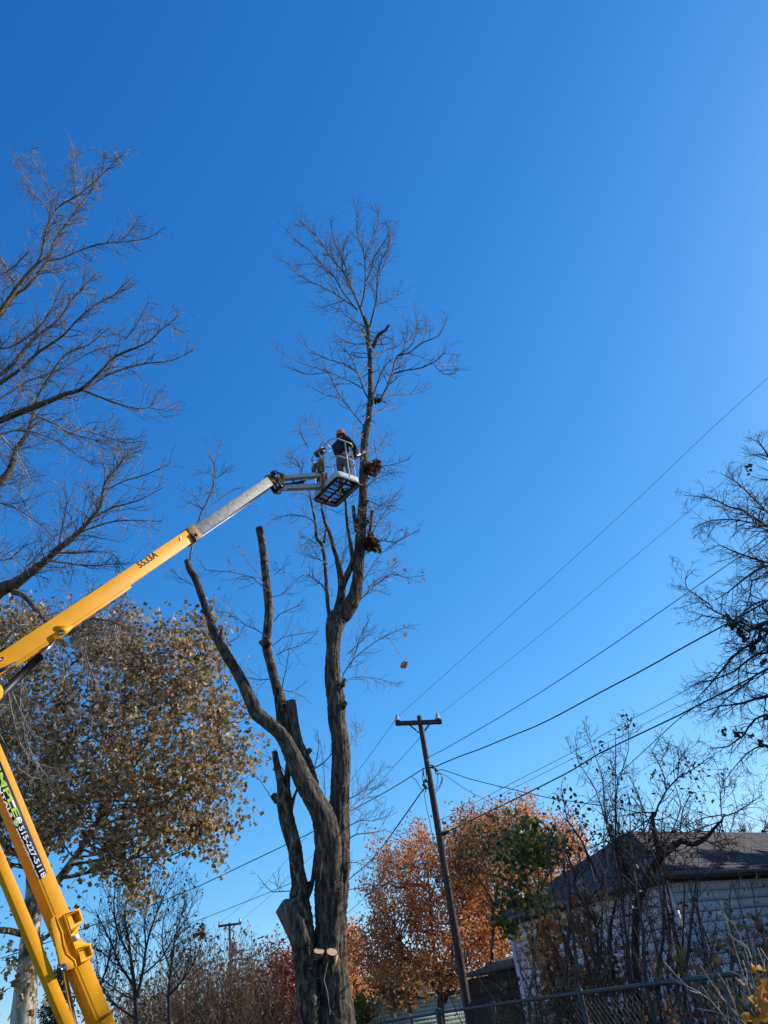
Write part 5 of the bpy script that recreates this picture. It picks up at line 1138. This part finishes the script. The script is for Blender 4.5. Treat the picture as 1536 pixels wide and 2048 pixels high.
leafy('rust_tree', 'olive and rust leaved tree top just right of the leaning pole', (960, 2030), 26.0,
      ['990,1800,7 985,1900,8 980,2030,9', '990,1810,6 960,1760,5 930,1730,3', '992,1800,6 1000,1730,5 1005,1660,3'],
      [(905, 1670), (930, 1640), (965, 1640), (1000, 1620), (1025, 1660), (1015, 1720), (985, 1760), (935, 1775), (908, 1750), (912, 1710)], 1.6, 260, 18, 0.09, 'leaf_rust', 'bark', 54, gap=-0.3, sc=45, spreadl=0.24, shape=OVAL)
# green leaved tree
gt, _ = leafy('green_leaved_tree', 'small crooked tree with green leaves in front of the white house corner', (1160, 2048), 12.5,
      ['1111,1845,7 1127,1870,8 1138,1900,9 1150,1957,10 1160,2010,11', '1111,1845,7 1090,1820,6 1081,1793,5 1084,1770,5 1099,1745,4 1110,1718,3', '1115,1850,6 1100,1842,6 1077,1831,6 1065,1804,5 1054,1763,4 1030,1740,3 1017,1715,2', '1122,1960,6 1122,1918,6 1108,1890,6 1093,1868,5 1079,1836,4',
       '1054,1763,3 1000,1755,2.4 960,1740,1.6', '1081,1793,3 1055,1720,2.4 1050,1670,1.8', '1189,1765,6 1166,1686,4 1148,1660,3 1130,1665,2'],
      [(1000, 1708), (1003, 1690), (1022, 1672), (1030, 1652), (1048, 1658), (1065, 1650), (1085, 1660), (1105, 1662), (1128, 1690), (1132, 1715), (1105, 1728), (1080, 1722), (1062, 1745), (1045, 1742), (1028, 1722), (1008, 1722)], 0.8, 85, 12, 0.07, 'leaf_green', 'bark', 55, gap=-0.12, sc=30, spreadl=0.11, cr_r=0.006)
mb = MB(); pts = []
for (x, y, n_, s_) in ((1013, 1780, 50, .13), (1025, 1792, 60, .14), (1045, 1800, 60, .14), (1003, 1818, 30, .08), (990, 1835, 24, .08), (1013, 1858, 30, .08), (1040, 1785, 40, .14), (1060, 1815, 40, .13), (1085, 1790, 30, .15), (1030, 1860, 14, .06), (1070, 1868, 40, .12), (1095, 1825, 30, .13), (1010, 1710, 30, .12), (1015, 1845, 16, .06)):
    pts.append(at(x, y, 12.3) + nr3.normal(0, s_, (n_, 3)))
leaves_mb(mb, np.vstack(pts), 0.07, nr3); mb.build('leaves', M['leaf_green'], gt)['kind'] = 'stuff'
mb = MB(); pts = []
for (x, y, n_, s_) in ((940, 1690, 60, .25), (960, 1720, 60, .25), (990, 1700, 50, .22), (930, 1740, 40, .2), (1000, 1650, 30, .2), (1020, 1640, 20, .15), (970, 1660, 30, .2), (1040, 1630, 16, .12), (1055, 1700, 30, .2)):
    pts.append(at(x, y, 13.5) + nr3.normal(0, s_, (n_, 3)))
leaves_mb(mb, np.vstack(pts), 0.06, nr3); mb.build('leaves', M['leaf_olive'], gt, )['kind'] = 'stuff'

# bright orange creeper on the stems before the house
vn = thing('orange_creeper', 'orange leaved creeper climbing stems before the white house wall', 'creeper', at(1100, 1990, 11.5) * [1, 1, 0])
mb = MB(); pts = []
for s, n_, s_ in (('1070,1850 1095,1855 1120,1870', 60, .09), ('1080,1870 1090,1920 1110,1990', 160, .10), ('1105,1930 1120,1990 1130,2040', 150, .14), ('1140,1800 1150,1830 1170,1880', 70, .10), ('1178,1840 1190,1800 1210,1775', 40, .12), ('1160,1900 1175,1950 1190,2010', 130, .16), ('1150,1845 1160,1848', 20, .05)):
    a = [at(*map(float, t.split(',')), 11.5) for t in s.split()]; P, _ = smooth_path(a, np.ones(len(a)), 0.05)
    pts.append(P[nr3.integers(0, len(P), n_)] + nr3.normal(0, s_, (n_, 3)))
leaves_mb(mb, np.vstack(pts), 0.085, nr3); mb.build('leaves', M['leaf_orange'], vn)['kind'] = 'stuff'
t2 = Twigs(8)
for s in ('1078,1852,3 1085,1890,3 1100,1940,3 1110,2000,4 1115,2060,4', '1185,1790,3 1165,1850,3 1175,1920,3 1190,2040,4'):
    P, R = trace(s, 11.5, 11.5); t2.add(P, R)
t2.build('stems', M['twig_dark'], vn)

# --- gnarled leafless tree before the house
GY = 10.5
gn = tree_root('gnarled_tree', 'dark gnarled crooked leafless tree in front of the house roof', (1280, 2048), GY)
GL = []
for s, ex_ in (('1322,1709,18 1319,1729,18 1296,1765,17 1280,1817,17 1277,1888,16 1277,1970,17', True), ('1308,1625,6 1309,1634,7 1316,1677,10 1322,1709,16', False), ('1450,1628,3 1443,1634,4 1420,1660,6 1410,1680,8 1388,1690,10 1355,1699,12 1322,1715,14', False), ('1222,1649,9 1228,1677,9 1238,1712,9 1250,1740,9', False), ('1223,1960,8 1224,1937,7 1228,1856,6 1232,1800,5', False), ('1213,1990,8 1205,1953,7 1192,1888,6 1186,1833,6 1166,1791,5 1147,1751,4 1134,1709,3', False), ('1250,1740,8 1270,1790,6 1281,1840,8', False)):
    P, R = trace(s, GY, GY); P[1:-1] += rng.normal(0, 0.035, P[1:-1].shape)
    if ex_: P, R = down(P, R, spread=1.1)
    mb = MB(); P, R = bark_mesh(mb, P, R, rng, 12, 0.05, 0.12, 0.16); mb.build('trunk' if ex_ else 'limb', M['bark_dark'], gn, smooth=True); GL.append((P, R))
tw = Twigs(61)
gl = ['1309,1634,5 1316,1612,4.5 1332,1582,4 1329,1556,3.4 1319,1530,2.6 1303,1501,1.8 1313,1485,1.2', '1332,1580,4 1355,1556,3.4 1388,1537,2.6 1420,1514,1.6 1432,1520,1', '1319,1530,2.4 1330,1505,1.8 1338,1490,1.2', '1355,1556,2.4 1358,1520,2 1356,1495,1.2', '1443,1634,3.4 1472,1625,3 1498,1608,2.2 1525,1590,1.2', '1443,1634,3 1440,1590,2.2 1450,1560,1.4',
      '1388,1690,4 1360,1660,3 1365,1620,2.4 1380,1590,1.6', '1322,1700,4 1345,1660,3 1362,1610,2.4 1350,1570,1.6', '1300,1760,4 1250,1700,3 1231,1628,2.6 1231,1560,2 1231,1465,1.3', '1231,1742,5 1231,1628,3.4 1235,1562,2.6 1248,1530,2 1257,1500,1.6 1257,1465,1.3 1252,1426,1.1', '1262,1790,4 1215,1660,3 1205,1556,2.4 1190,1510,1.8 1169,1455,1.2', '1238,1740,4 1192,1582,2.6 1156,1524,1.6 1150,1475,1.1',
      '1199,1765,4 1166,1686,3.4 1134,1638,2.6 1124,1582,2 1118,1575,1.3', '1320,1720,5 1290,1680,3 1285,1620,2 1262,1590,1.4', '1316,1677,3 1295,1640,2.4 1280,1600,2 1262,1560,1.3', '1410,1680,4 1440,1695,3 1455,1710,2']
branches(tw, gl, GY, 0.7, 15, (0.12, 0.55), 1, up=0.06, kink=0.36, dens=3.8, ang=(30, 75))
for P, R in GL[:4] + GL[5:]: tw.along(P, R, 0.0, 22, (0.3, 0.9), 1, dens=3.0, up=0.08, kink=0.34, r=0.009)
tw.build('crown', M['twig_red'], gn)
mb = MB(); pts = []
for (x, y, n_, s_) in ((1252, 1430, 9, .05), (1256, 1452, 8, .05), (1196, 1490, 10, .05), (1158, 1520, 10, .06), (1190, 1535, 4, .03), (1218, 1555, 10, .07), (1222, 1530, 4, .03), (1270, 1585, 8, .05), (1352, 1555, 12, .1), (1380, 1528, 10, .07), (1310, 1540, 10, .08), (1410, 1570, 24, .13), (1400, 1595, 18, .12), (1122, 1600, 24, .1), (1150, 1625, 20, .1), (1130, 1580, 10, .06), (1196, 1670, 24, .13), (1215, 1680, 30, .12), (1265, 1660, 20, .12), (1170, 1655, 14, .1), (1300, 1700, 18, .2), (1340, 1700, 18, .2), (1240, 1600, 12, .1)):
    pts.append(at(x, y, GY) + nr3.normal(0, s_, (n_, 3)))
leaves_mb(mb, np.vstack(pts), 0.055, nr3, OVAL); mb.build('leaves', M['leaf_brown'], gn)['kind'] = 'stuff'

# --- thin saplings and brush before the house wall
FA0, FB0 = at(877, 2026, 12.0), at(1536, 1939, 5.6)
def behind_fence(x, Y_, gap=0.35):
    """smallest forward distance at photo column x that is behind the fence line"""
    d = ray(x, 1990); e = (FB0 - FA0)[:2]; A_ = np.array([[d[0], -e[0]], [d[1], -e[1]]]); t = np.linalg.solve(A_, FA0[:2] - CO[:2])[0]
    return max(Y_, d[1] * t + gap)
gr = random.Random(71)
zones = [(1120, 'below the green leaved tree'), (1190, 'beside the orange creeper'), (1250, 'just left of the gnarled trunk'), (1310, 'right against the gnarled trunk'), (1370, 'below the forked gnarled limb'), (1430, 'before the middle of the house siding'), (1490, 'before the far siding boards'), (9999, 'next to the sunlit orange weed')]
seen_l = {}
for i in range(72):
    if i < 58 and i % 4 == 1: continue
    x0 = (1066 + i * 8.5 if i < 58 else 1120 + (i - 58) * 22) + gr.uniform(-14, 14); yb = 2042 - (x0 - 1000) * 0.13 + gr.uniform(0, 25)
    Yb = behind_fence(x0, gr.uniform(8.8, 12.0)); lean = gr.uniform(-75, 25); hh = gr.uniform(120, 290) * (1.0 if x0 < 1420 else 0.85); w = gr.uniform(3.0, 7.0)
    if i >= 58: hh = gr.uniform(300, 430) * (0.8 if x0 > 1350 else 1); w = gr.uniform(5, 9)
    s = f'{x0 + lean},{yb - hh},1.2 {x0 + lean * .75 + gr.uniform(-8, 8)},{yb - hh * .72},{w * .55} {x0 + lean * .35 + gr.uniform(-6, 6)},{yb - hh * .36},{w * .8} {x0},{yb},{w}'
    P, R = trace(s, Yb, Yb); P = np.vstack([P, P[-1] * [1, 1, 0] - Z * 0.1]); R = np.append(R, R[-1])
    zn = next(z for lim, z in zones if x0 + lean * .5 < lim)
    lf = i % 3 != 2
    lab0 = None
    lab = f"{'very tall' if hh > 292 else 'tall' if hh > 190 else 'short'} {'thick' if w > 5 else 'thin'} {'left leaning' if lean < -25 else 'upright'} sapling {'with brown leaves' if lf else 'without leaves'} {zn}"
    seen_l[lab] = seen_l.get(lab, 0) + 1
    if seen_l[lab] > 1: lab = ('second ', 'third ', 'fourth ', 'fifth ')[min(3, seen_l[lab] - 2)] + lab
    r_ = thing('bare_sapling', lab, 'sapling', (P[-1][0], P[-1][1], 0), 'saplings before the white house')
    mb = MB(); P, R = smooth_path(P, R, 0.15); mb.tube(P, R, 6); mb.build('stem', M['twig_red' if i % 3 else 'bark'], r_, smooth=True)
    tw = Twigs(100 + i); tw.along(P[::-1], R[::-1], 0.2, 9 if i < 58 else 18, (0.25, 0.8), 1, up=0.2, kink=0.22, dens=1.4, r=0.005, rmin=0.0024); tw.build('twigs', M['twig_red'], r_)['kind'] = 'stuff'
    if lf:
        mb = MB(); tt = [p for p, l in tw.tips]; k_ = min(len(tt), gr.randint(6, 20)); leaves_mb(mb, np.array(gr.sample(tt, k_)), 0.05, nr3, OVAL); mb.build('leaves', M['leaf_brown'], r_)['kind'] = 'stuff'

# --- reddish bare shrubs above the roof line, far right
for i, (x, Y_) in enumerate(((1405, 27), (1450, 26), (1492, 28), (1530, 26), (1570, 27))):
    r_ = thing('bare_shrub_tree', ('leftmost', 'second from left', 'middle', 'second from right', 'rightmost')[i] + ' of the reddish bare tree tops showing above the house roof', 'tree', at(x, 1900, Y_) * [1, 1, 0], 'bare tree tops beyond the house roof')
    tw = Twigs(300 + i); b_ = at(x, 1760, Y_); 
    P, R = smooth_path([b_ * [1, 1, 0], b_, at(x - 5, 1660, Y_)], [0.12, 0.09, 0.05], 0.3); tw.add(P, R)
    tw.along(P, R, 0.55, 20, (1.0, 2.2), 2, up=0.12, kink=0.3, dens=1.9, r=0.018, rmin=0.006); tw.build('crown', M['twig_red'], r_)

# --- lower left: small bare tree, brown thicket, red tree, orange trees, spruce
sb_, _ = None, None
bt = tree_root('small_bare_tree', 'small leafless tree of upswept fine twigs below the tan tree', (275, 2048), 27.0)
tw = Twigs(81)
sm = ['275,2048,12 272,2000,10 268,1960,9 262,1915,7 255,1870,5 250,1820,3.5 262,1770,2.2 270,1735,1.2', '272,2000,8 285,1950,7 292,1900,5.5 305,1850,4 325,1800,2.6 345,1750,1.3', '268,1970,6 240,1930,5 225,1890,4 205,1850,3 190,1820,1.4', '285,1950,5 320,1920,4 345,1880,3 375,1830,2 395,1780,1.2', '262,1915,5 235,1860,4 228,1800,2.6 235,1760,1.3', '292,1900,4 290,1840,3 298,1790,2 312,1745,1.2',
      '340,2048,9 338,1990,7 342,1940,6 348,1890,4 360,1840,2.6 380,1800,1.3', '338,1990,5 365,1960,4 390,1920,3 405,1880,1.5', '272,2000,4 240,1985,3.5 215,1965,3 195,1950,1.5', '342,1940,4 325,1890,3 330,1830,2 350,1790,1.2', '190,2000,5 215,1930,4 222,1880,2.6 210,1830,1.3', '275,2040,5 220,2000,4 200,1960,2.4 190,1900,1.3']
branches(tw, sm, 27.0, 1.2, 10, (0.5, 1.5), 2, up=0.16, kink=0.2, dens=2.0, rmin=0.005, ang=(20, 50))
tw.build('crown', M['twig_dark'], bt)
mb = MB(); tt = [p for p, l in tw.tips if l == 0]; gr2 = random.Random(5); leaves_mb(mb, np.array(gr2.sample(tt, min(500, len(tt)))), 0.10, nr3, OVAL); mb.build('leaves', M['leaf_darkdry'], bt)['kind'] = 'stuff'
cc = at(402, 1866, 27.0); r_ = thing('leaf_nest', 'dark leaf nest in the small leafless tree near the distant pole', 'nest', cc)
mb = MB(); leaves_mb(mb, cc + nr3.normal(0, 0.09, (70, 3)), 0.11, nr3); mb.build('leaves', M['nest'], r_)['kind'] = 'stuff'
# thicket
th_ = thing('brown_thicket', 'dense brown leafless thicket at the foot of the distant pole', 'thicket', at(400, 2048, 32) * [1, 1, 0])
tw = Twigs(82); g = tw.rng
for i in range(230):
    x = g.uniform(170, 560); Y_ = g.uniform(29, 36); b_ = at(x, 2090, Y_) * [1, 1, 0]
    top = 1985 - 40 * math.sin((x - 300) / 80) if x < 520 else 2000
    hgt = max(1.2, at(x, top + g.uniform(-25, 60), Y_)[2])
    lean = g.uniform(0.0, 0.35)
    tw.grow(tuple(b_), tuple(nrm([lean, 0, 1])), hgt, 0.02, 2, up=0.1, kink=0.12, dens=1.4, rmin=0.007, ang=(15, 40))
tw.build('stems', M['twig_tan'], th_)
mb = MB(); tt = [p for p, l in tw.tips]; leaves_mb(mb, np.array(tt)[nr3.permutation(len(tt))[:7000]], 0.11, nr3, OVAL); 
M['leaf_thicket'] = leaf_mat('leaf_thicket', [(0.14, 0.09, 0.04), (0.32, 0.20, 0.10), (0.22, 0.13, 0.06), (0.10, 0.07, 0.03)], 0.3)
mb.build('leaves', M['leaf_thicket'], th_)['kind'] = 'stuff'
leafy('red_tree', 'dark red leaved tree directly behind the cut trunk', (590, 2048), 34.0, ['585,1980,7 588,2048,9', '586,1990,5 560,1950,4 545,1920,2', '586,1990,5 600,1940,4 600,1900,2'],
      [(520, 1948), (528, 1915), (545, 1898), (562, 1905), (600, 1905), (640, 1915), (645, 2060), (490, 2070), (488, 2020), (505, 1990), (520, 1975)], 2.2, 380, 22, 0.11, 'leaf_red', 'bark', 83, gap=-0.35, sc=45, spreadl=0.28, shape=OVAL)
leafy('orange_tree', 'orange leaved tree showing just right of the cut trunk', (700, 2048), 40.0, ['700,1980,7 700,2048,9', '700,1985,5 712,1930,3'],
      [(670, 1870), (700, 1858), (712, 1870), (722, 1900), (728, 1960), (735, 1990), (722, 2010), (700, 2020), (670, 2020)], 2.5, 220, 22, 0.12, 'leaf_orange', 'bark', 84, gap=-0.5, sc=45, spreadl=0.32, shape=OVAL)
leafy('grey_brown_tree', 'hazy grey brown tree between the orange trees above the garage', (760, 2048), 48.0, ['755,1980,5 757,2048,7'],
      [(715, 1990), (722, 1955), (735, 1935), (760, 1925), (800, 1930), (830, 1960), (800, 1990), (760, 1990)], 2.5, 150, 12, 0.15, 'leaf_thicket', 'bark_pale', 85, gap=-0.5, sc=45, spreadl=0.4, shape=OVAL, twn=100)
leafy('dark_shrub', 'dark green shrub against the left end of the garage', (725, 2048), 27.0, ['722,2020,4 724,2048,6'],
      [(705, 2060), (708, 2010), (722, 1998), (736, 2010), (744, 2035), (742, 2070)], 0.8, 80, 16, 0.10, 'leaf_green', 'bark', 86, gap=-1, spreadl=0.16, shape=OVAL)
# spruce behind the booms
sp = thing('spruce', 'dark green spruce behind the lower boom', 'tree', at(110, 2048, 30) * [1, 1, 0])
pt = at(118, 1935, 30); bx = pt * [1, 1, 0]
mb = MB(); mb.tube([bx, pt], [0.2, 0.03], 8); mb.build('trunk', M['bark'], sp)
tw = Twigs(91); npt = []
H_ = pt[2]
for i in range(150):
    z = H_ * (0.05 + 0.95 * (i / 150)); L_ = (H_ - z) * 0.36 + 0.15; a = tw.rng.uniform(0, 6.283); d = np.array([math.cos(a), math.sin(a), -0.22]); q = bx + Z * z
    tw.add(np.array([q, q + d * L_ * 0.6, q + d * L_ + Z * 0.08 * L_]), np.array([0.03, 0.02, 0.01]))
    for k in range(int(14 + L_ * 26)): t_ = tw.rng.uniform(0.15, 1.05); npt.append(q + d * L_ * t_ + nr3.normal(0, 0.10, 3) * [1, 1, 0.6])
tw.build('branches', M['bark'], sp); mb = MB(); leaves_mb(mb, np.array(npt), 0.17, nr3, OVAL * [0.35, 1, 1]); mb.build('needles', M['needle'], sp)['kind'] = 'stuff'
# unseen evergreens added off to the right to cast shade on house wall and brush
for i, (x, y, H_) in enumerate(((13.5, 15.5, 10.5), (14.5, 18.5, 11), (12.5, 12.8, 9.0), (17.5, 21.5, 11.5), (11.5, 10.3, 8.0))):
    bx = np.array([x, y, 0.0]); r_ = thing('spruce', ('second tallest', 'tall', 'short', 'tallest', 'shortest')[i] + ' added unseen evergreen shading the yard right of the white house', 'tree', bx, 'added unseen evergreens shading the house yard')
    mb = MB(); mb.tube([bx - Z * 0.1, bx + Z * H_], [0.22, 0.03], 8); mb.build('trunk', M['bark'], r_)
    npt = []
    for k in range(170):
        z = H_ * (0.04 + 0.95 * (k / 170)); L_ = (H_ - z) * 0.30 + 0.2; a = gr.uniform(0, 6.283); d = np.array([math.cos(a), math.sin(a), -0.25])
        for j in range(int(8 + L_ * 10)): npt.append(bx + Z * z + d * L_ * gr.uniform(0.1, 1.0) + nr3.normal(0, 0.15, 3))
    mb = MB(); leaves_mb(mb, np.array(npt), 0.42, nr3, OVAL); mb.build('needles', M['needle'], r_)['kind'] = 'stuff'

# ================================================================== FENCE AND UNDERGROWTH
fA, fB = at(877, 2026, 12.0), at(1536, 1939, 5.6)
fC = np.array([fA[0] - 6.0, fA[1] + 6.0, fA[2]])
fD = fB + (fB - fA) * 0.25
fn = thing('chain_link_fence', 'grey chain link fence with top rail in front of the brush and houses', 'fence', (fA[0], fA[1], 0))
for a, b in ((fC, fA), (fA, fB), (fB, fD)):
    mb = MB(); P, R = smooth_path([a, (a + b) / 2 + Z * 0.01, b], [0.0165] * 3, 0.5); mb.tube(P, R, 8); mb.build('top_rail', M['fence'], fn, smooth=True)
for p, r in ((fC, .03), ((fA + fC) / 2, .022), (fA, .04), (fA + (fB - fA) * .30, .022), (fA + (fB - fA) * .62, .022), (fA + (fB - fA) * .93, .022), (fD, .022)):
    q = np.array(p); mb = MB(); mb.tube([q * [1, 1, 0] - Z * .1, q - Z * 0.03, q + Z * 0.03, q + Z * 0.06], [r, r, r * 1.3, r * 0.4], 10); mb.build('post', M['fence'], fn)
mb = MB()
for a, b in ((fC, fA), (fA, fD)):
    L_ = np.linalg.norm((b - a)[:2]); n_ = int(L_ / 0.075); PP_, RR_ = [], []
    hz = a[2] - 0.08
    for i in range(-int(hz / 0.075), n_):
        for sg in (1, -1):
            u0, u1 = i * 0.075, i * 0.075 + hz
            if sg < 0: u0, u1 = u1, u0
            z0_, z1_ = 0.04, hz + .04
            du = (u1 - u0)
            def cl(u, z, ul): 
                t = (ul - u0) / du; return ul, z0_ + (z1_ - z0_) * t
            A2, B3 = (u0, z0_), (u1, z1_)
            if A2[0] < 0: A2 = cl(*A2, 0)
            if B3[0] < 0: B3 = cl(*B3, 0)
            if A2[0] > L_: A2 = cl(*A2, L_)
            if B3[0] > L_: B3 = cl(*B3, L_)
            if abs(A2[0] - B3[0]) < 1e-3: continue
            f_ = lambda q: a * [1, 1, 0] + (b - a) * [1, 1, 0] * q[0] / L_ + Z * q[1] + (b - a) * [0, 0, 1] * (q[0] / L_) * (q[1] / hz) 
            PP_.append(np.array([f_(A2), f_(B3)])); RR_.append(np.array([0.0022, 0.0022]))
    mb.tubes(PP_, RR_, 3)
mb.build('wire_mesh', M['fence'], fn)['kind'] = 'stuff'
# undergrowth
ug = nr3
fe = (FB0 - FA0); fnm = nrm([fe[1], -fe[0], 0]); fnm = fnm if fnm[1] < 0 else -fnm      # towards the camera
nC = 1150
uu = ug.uniform(0.10, 1.25, nC); dd = ug.uniform(0.12, 2.0, nC)
hgt_ = 1.15 + 0.45 * np.sin(uu * 9.0) + 0.3 * np.sin(uu * 23 + 1) + 0.2 * dd - 0.35 * (uu > 0.85)
C = FA0 * [1, 1, 0] + fe * [1, 1, 0] * uu[:, None] - fnm * dd[:, None]; C[:, 2] = ug.uniform(0, 1, nC) ** 0.6 * hgt_
mb = MB(); pts = np.repeat(C, 16, axis=0) + ug.normal(0, 0.10, (len(C) * 16, 3)); pts[:, 2] = np.abs(pts[:, 2]); leaves_mb(mb, pts, 0.055, ug)
M['leaf_under'] = leaf_mat('undergrowth_leaf', [(0.12, 0.05, 0.02), (0.34, 0.15, 0.05), (0.20, 0.14, 0.04), (0.42, 0.20, 0.07), (0.08, 0.07, 0.02)], 0.4)
tag(mb.build('undergrowth', M['leaf_under']), 'dark tangle of brown leaves and brush behind the chain link fence', 'undergrowth', kind='stuff')
tw = Twigs(97)
for c in C[::5]: tw.grow(tuple(np.array([c[0], c[1], max(0, c[2] - 0.8)])), tuple(nrm(ug.normal(size=3) * [.5, .5, .2] + [-.2, 0, 1])), 1.0, 0.004, 1, up=0.1, kink=0.25, dens=2.6)
for i in range(40):
    x = tw.rng.uniform(1030, 1560); Y_ = behind_fence(x, tw.rng.uniform(8.0, 12)); b_ = at(x, 2030 - (x - 1000) * .13, Y_); b_[2] = 0
    tw.grow(tuple(b_), tuple(nrm([tw.rng.gauss(-.12, .22), tw.rng.gauss(0, .2), 1])), tw.rng.uniform(1.3, 3.0), 0.007, 1, up=0.1, kink=0.14, dens=1.6, ang=(15, 45), rmin=0.0025)
tag(tw.build('brush', M['twig_dark'], None), 'tangled bare brush stems filling the space behind the fence', 'brush', kind='stuff')
# blades of grass at the foot of the shed
mb = MB(); PP_, RR_ = [], []
for i in range(700):
    x = gr.uniform(930, 1120); Y_ = gr.uniform(12.5, 16); b_ = at(x, 2080, Y_) * [1, 1, 0]; h_ = gr.uniform(0.5, 1.35); d = np.array([gr.gauss(0, .2), gr.gauss(0, .2), 0])
    PP_.append(np.array([b_, b_ + Z * h_ * .6 + d * .4, b_ + Z * h_ + d])); RR_.append(np.array([0.012, 0.009, 0.002]))
mb.tubes(PP_, RR_, 3); M['grass'] = noise_mat('tall_grass', (0.04, 0.08, 0.015), (0.14, 0.18, 0.04), (1, 1, 1), 1.5, 0.8)
tag(mb.build('tall_grass', M['grass']), 'tall green grass at the foot of the brown shed', 'grass', kind='stuff')
# the plant with big orange leaves close by at the fence
op = thing('orange_leaf_plant', 'sunlit orange leaved weed on the near side of the fence', 'plant', at(1540, 2100, 4.6) * [1, 1, 0])
tw = Twigs(99); lp_ = []
for s in ('1540,2080,6 1500,1990,4 1480,1930,3 1440,1800,1.6', '1540,2080,5 1510,1980,3 1490,1900,2.4 1470,1850,1.4', '1500,2060,3 1440,1990,2.4 1400,1930,1.4', '1540,2090,4 1535,2000,3 1530,1940,2', '1560,2080,4 1520,2010,3 1500,1950,2 1510,1890,1.4', '1480,2080,3 1420,2000,2.4 1350,1960,1.2', '1520,2090,3 1470,2040,2 1440,1985,1.2', '1560,2060,3 1530,1960,2 1545,1900,1.2'):
    P, R = trace(s, 4.8, 4.8); P, R = smooth_path(P, R, 0.06); tw.add(P, R); tw.along(P, R, 0.2, 6, (0.06, 0.25), 0, r=0.002, up=0.1)
tw.build('stems', M['twig_pale'], op)
for x, y, s_ in ((1500, 1935, .062), (1505, 1948, .05), (1520, 1930, .05), (1530, 1952, .07), (1520, 1965, .055), (1512, 1948, .04), (1500, 2000, .085), (1512, 2010, .09), (1523, 2022, .08), (1498, 1985, .06), (1526, 1992, .055), (1535, 2035, .06), (1507, 2030, .05), (1536, 1975, .06), (1475, 2030, .03), (1520, 2042, .05), (1493, 2016, .06)):
    mb = MB(); leaves_mb(mb, at(x, y, 4.75)[None] + nr3.normal(0, 0.015, (1, 3)), s_ * 1.15, nr3, LEAF, 1.0); mb.build('leaf', M['leaf_yellow'], op)
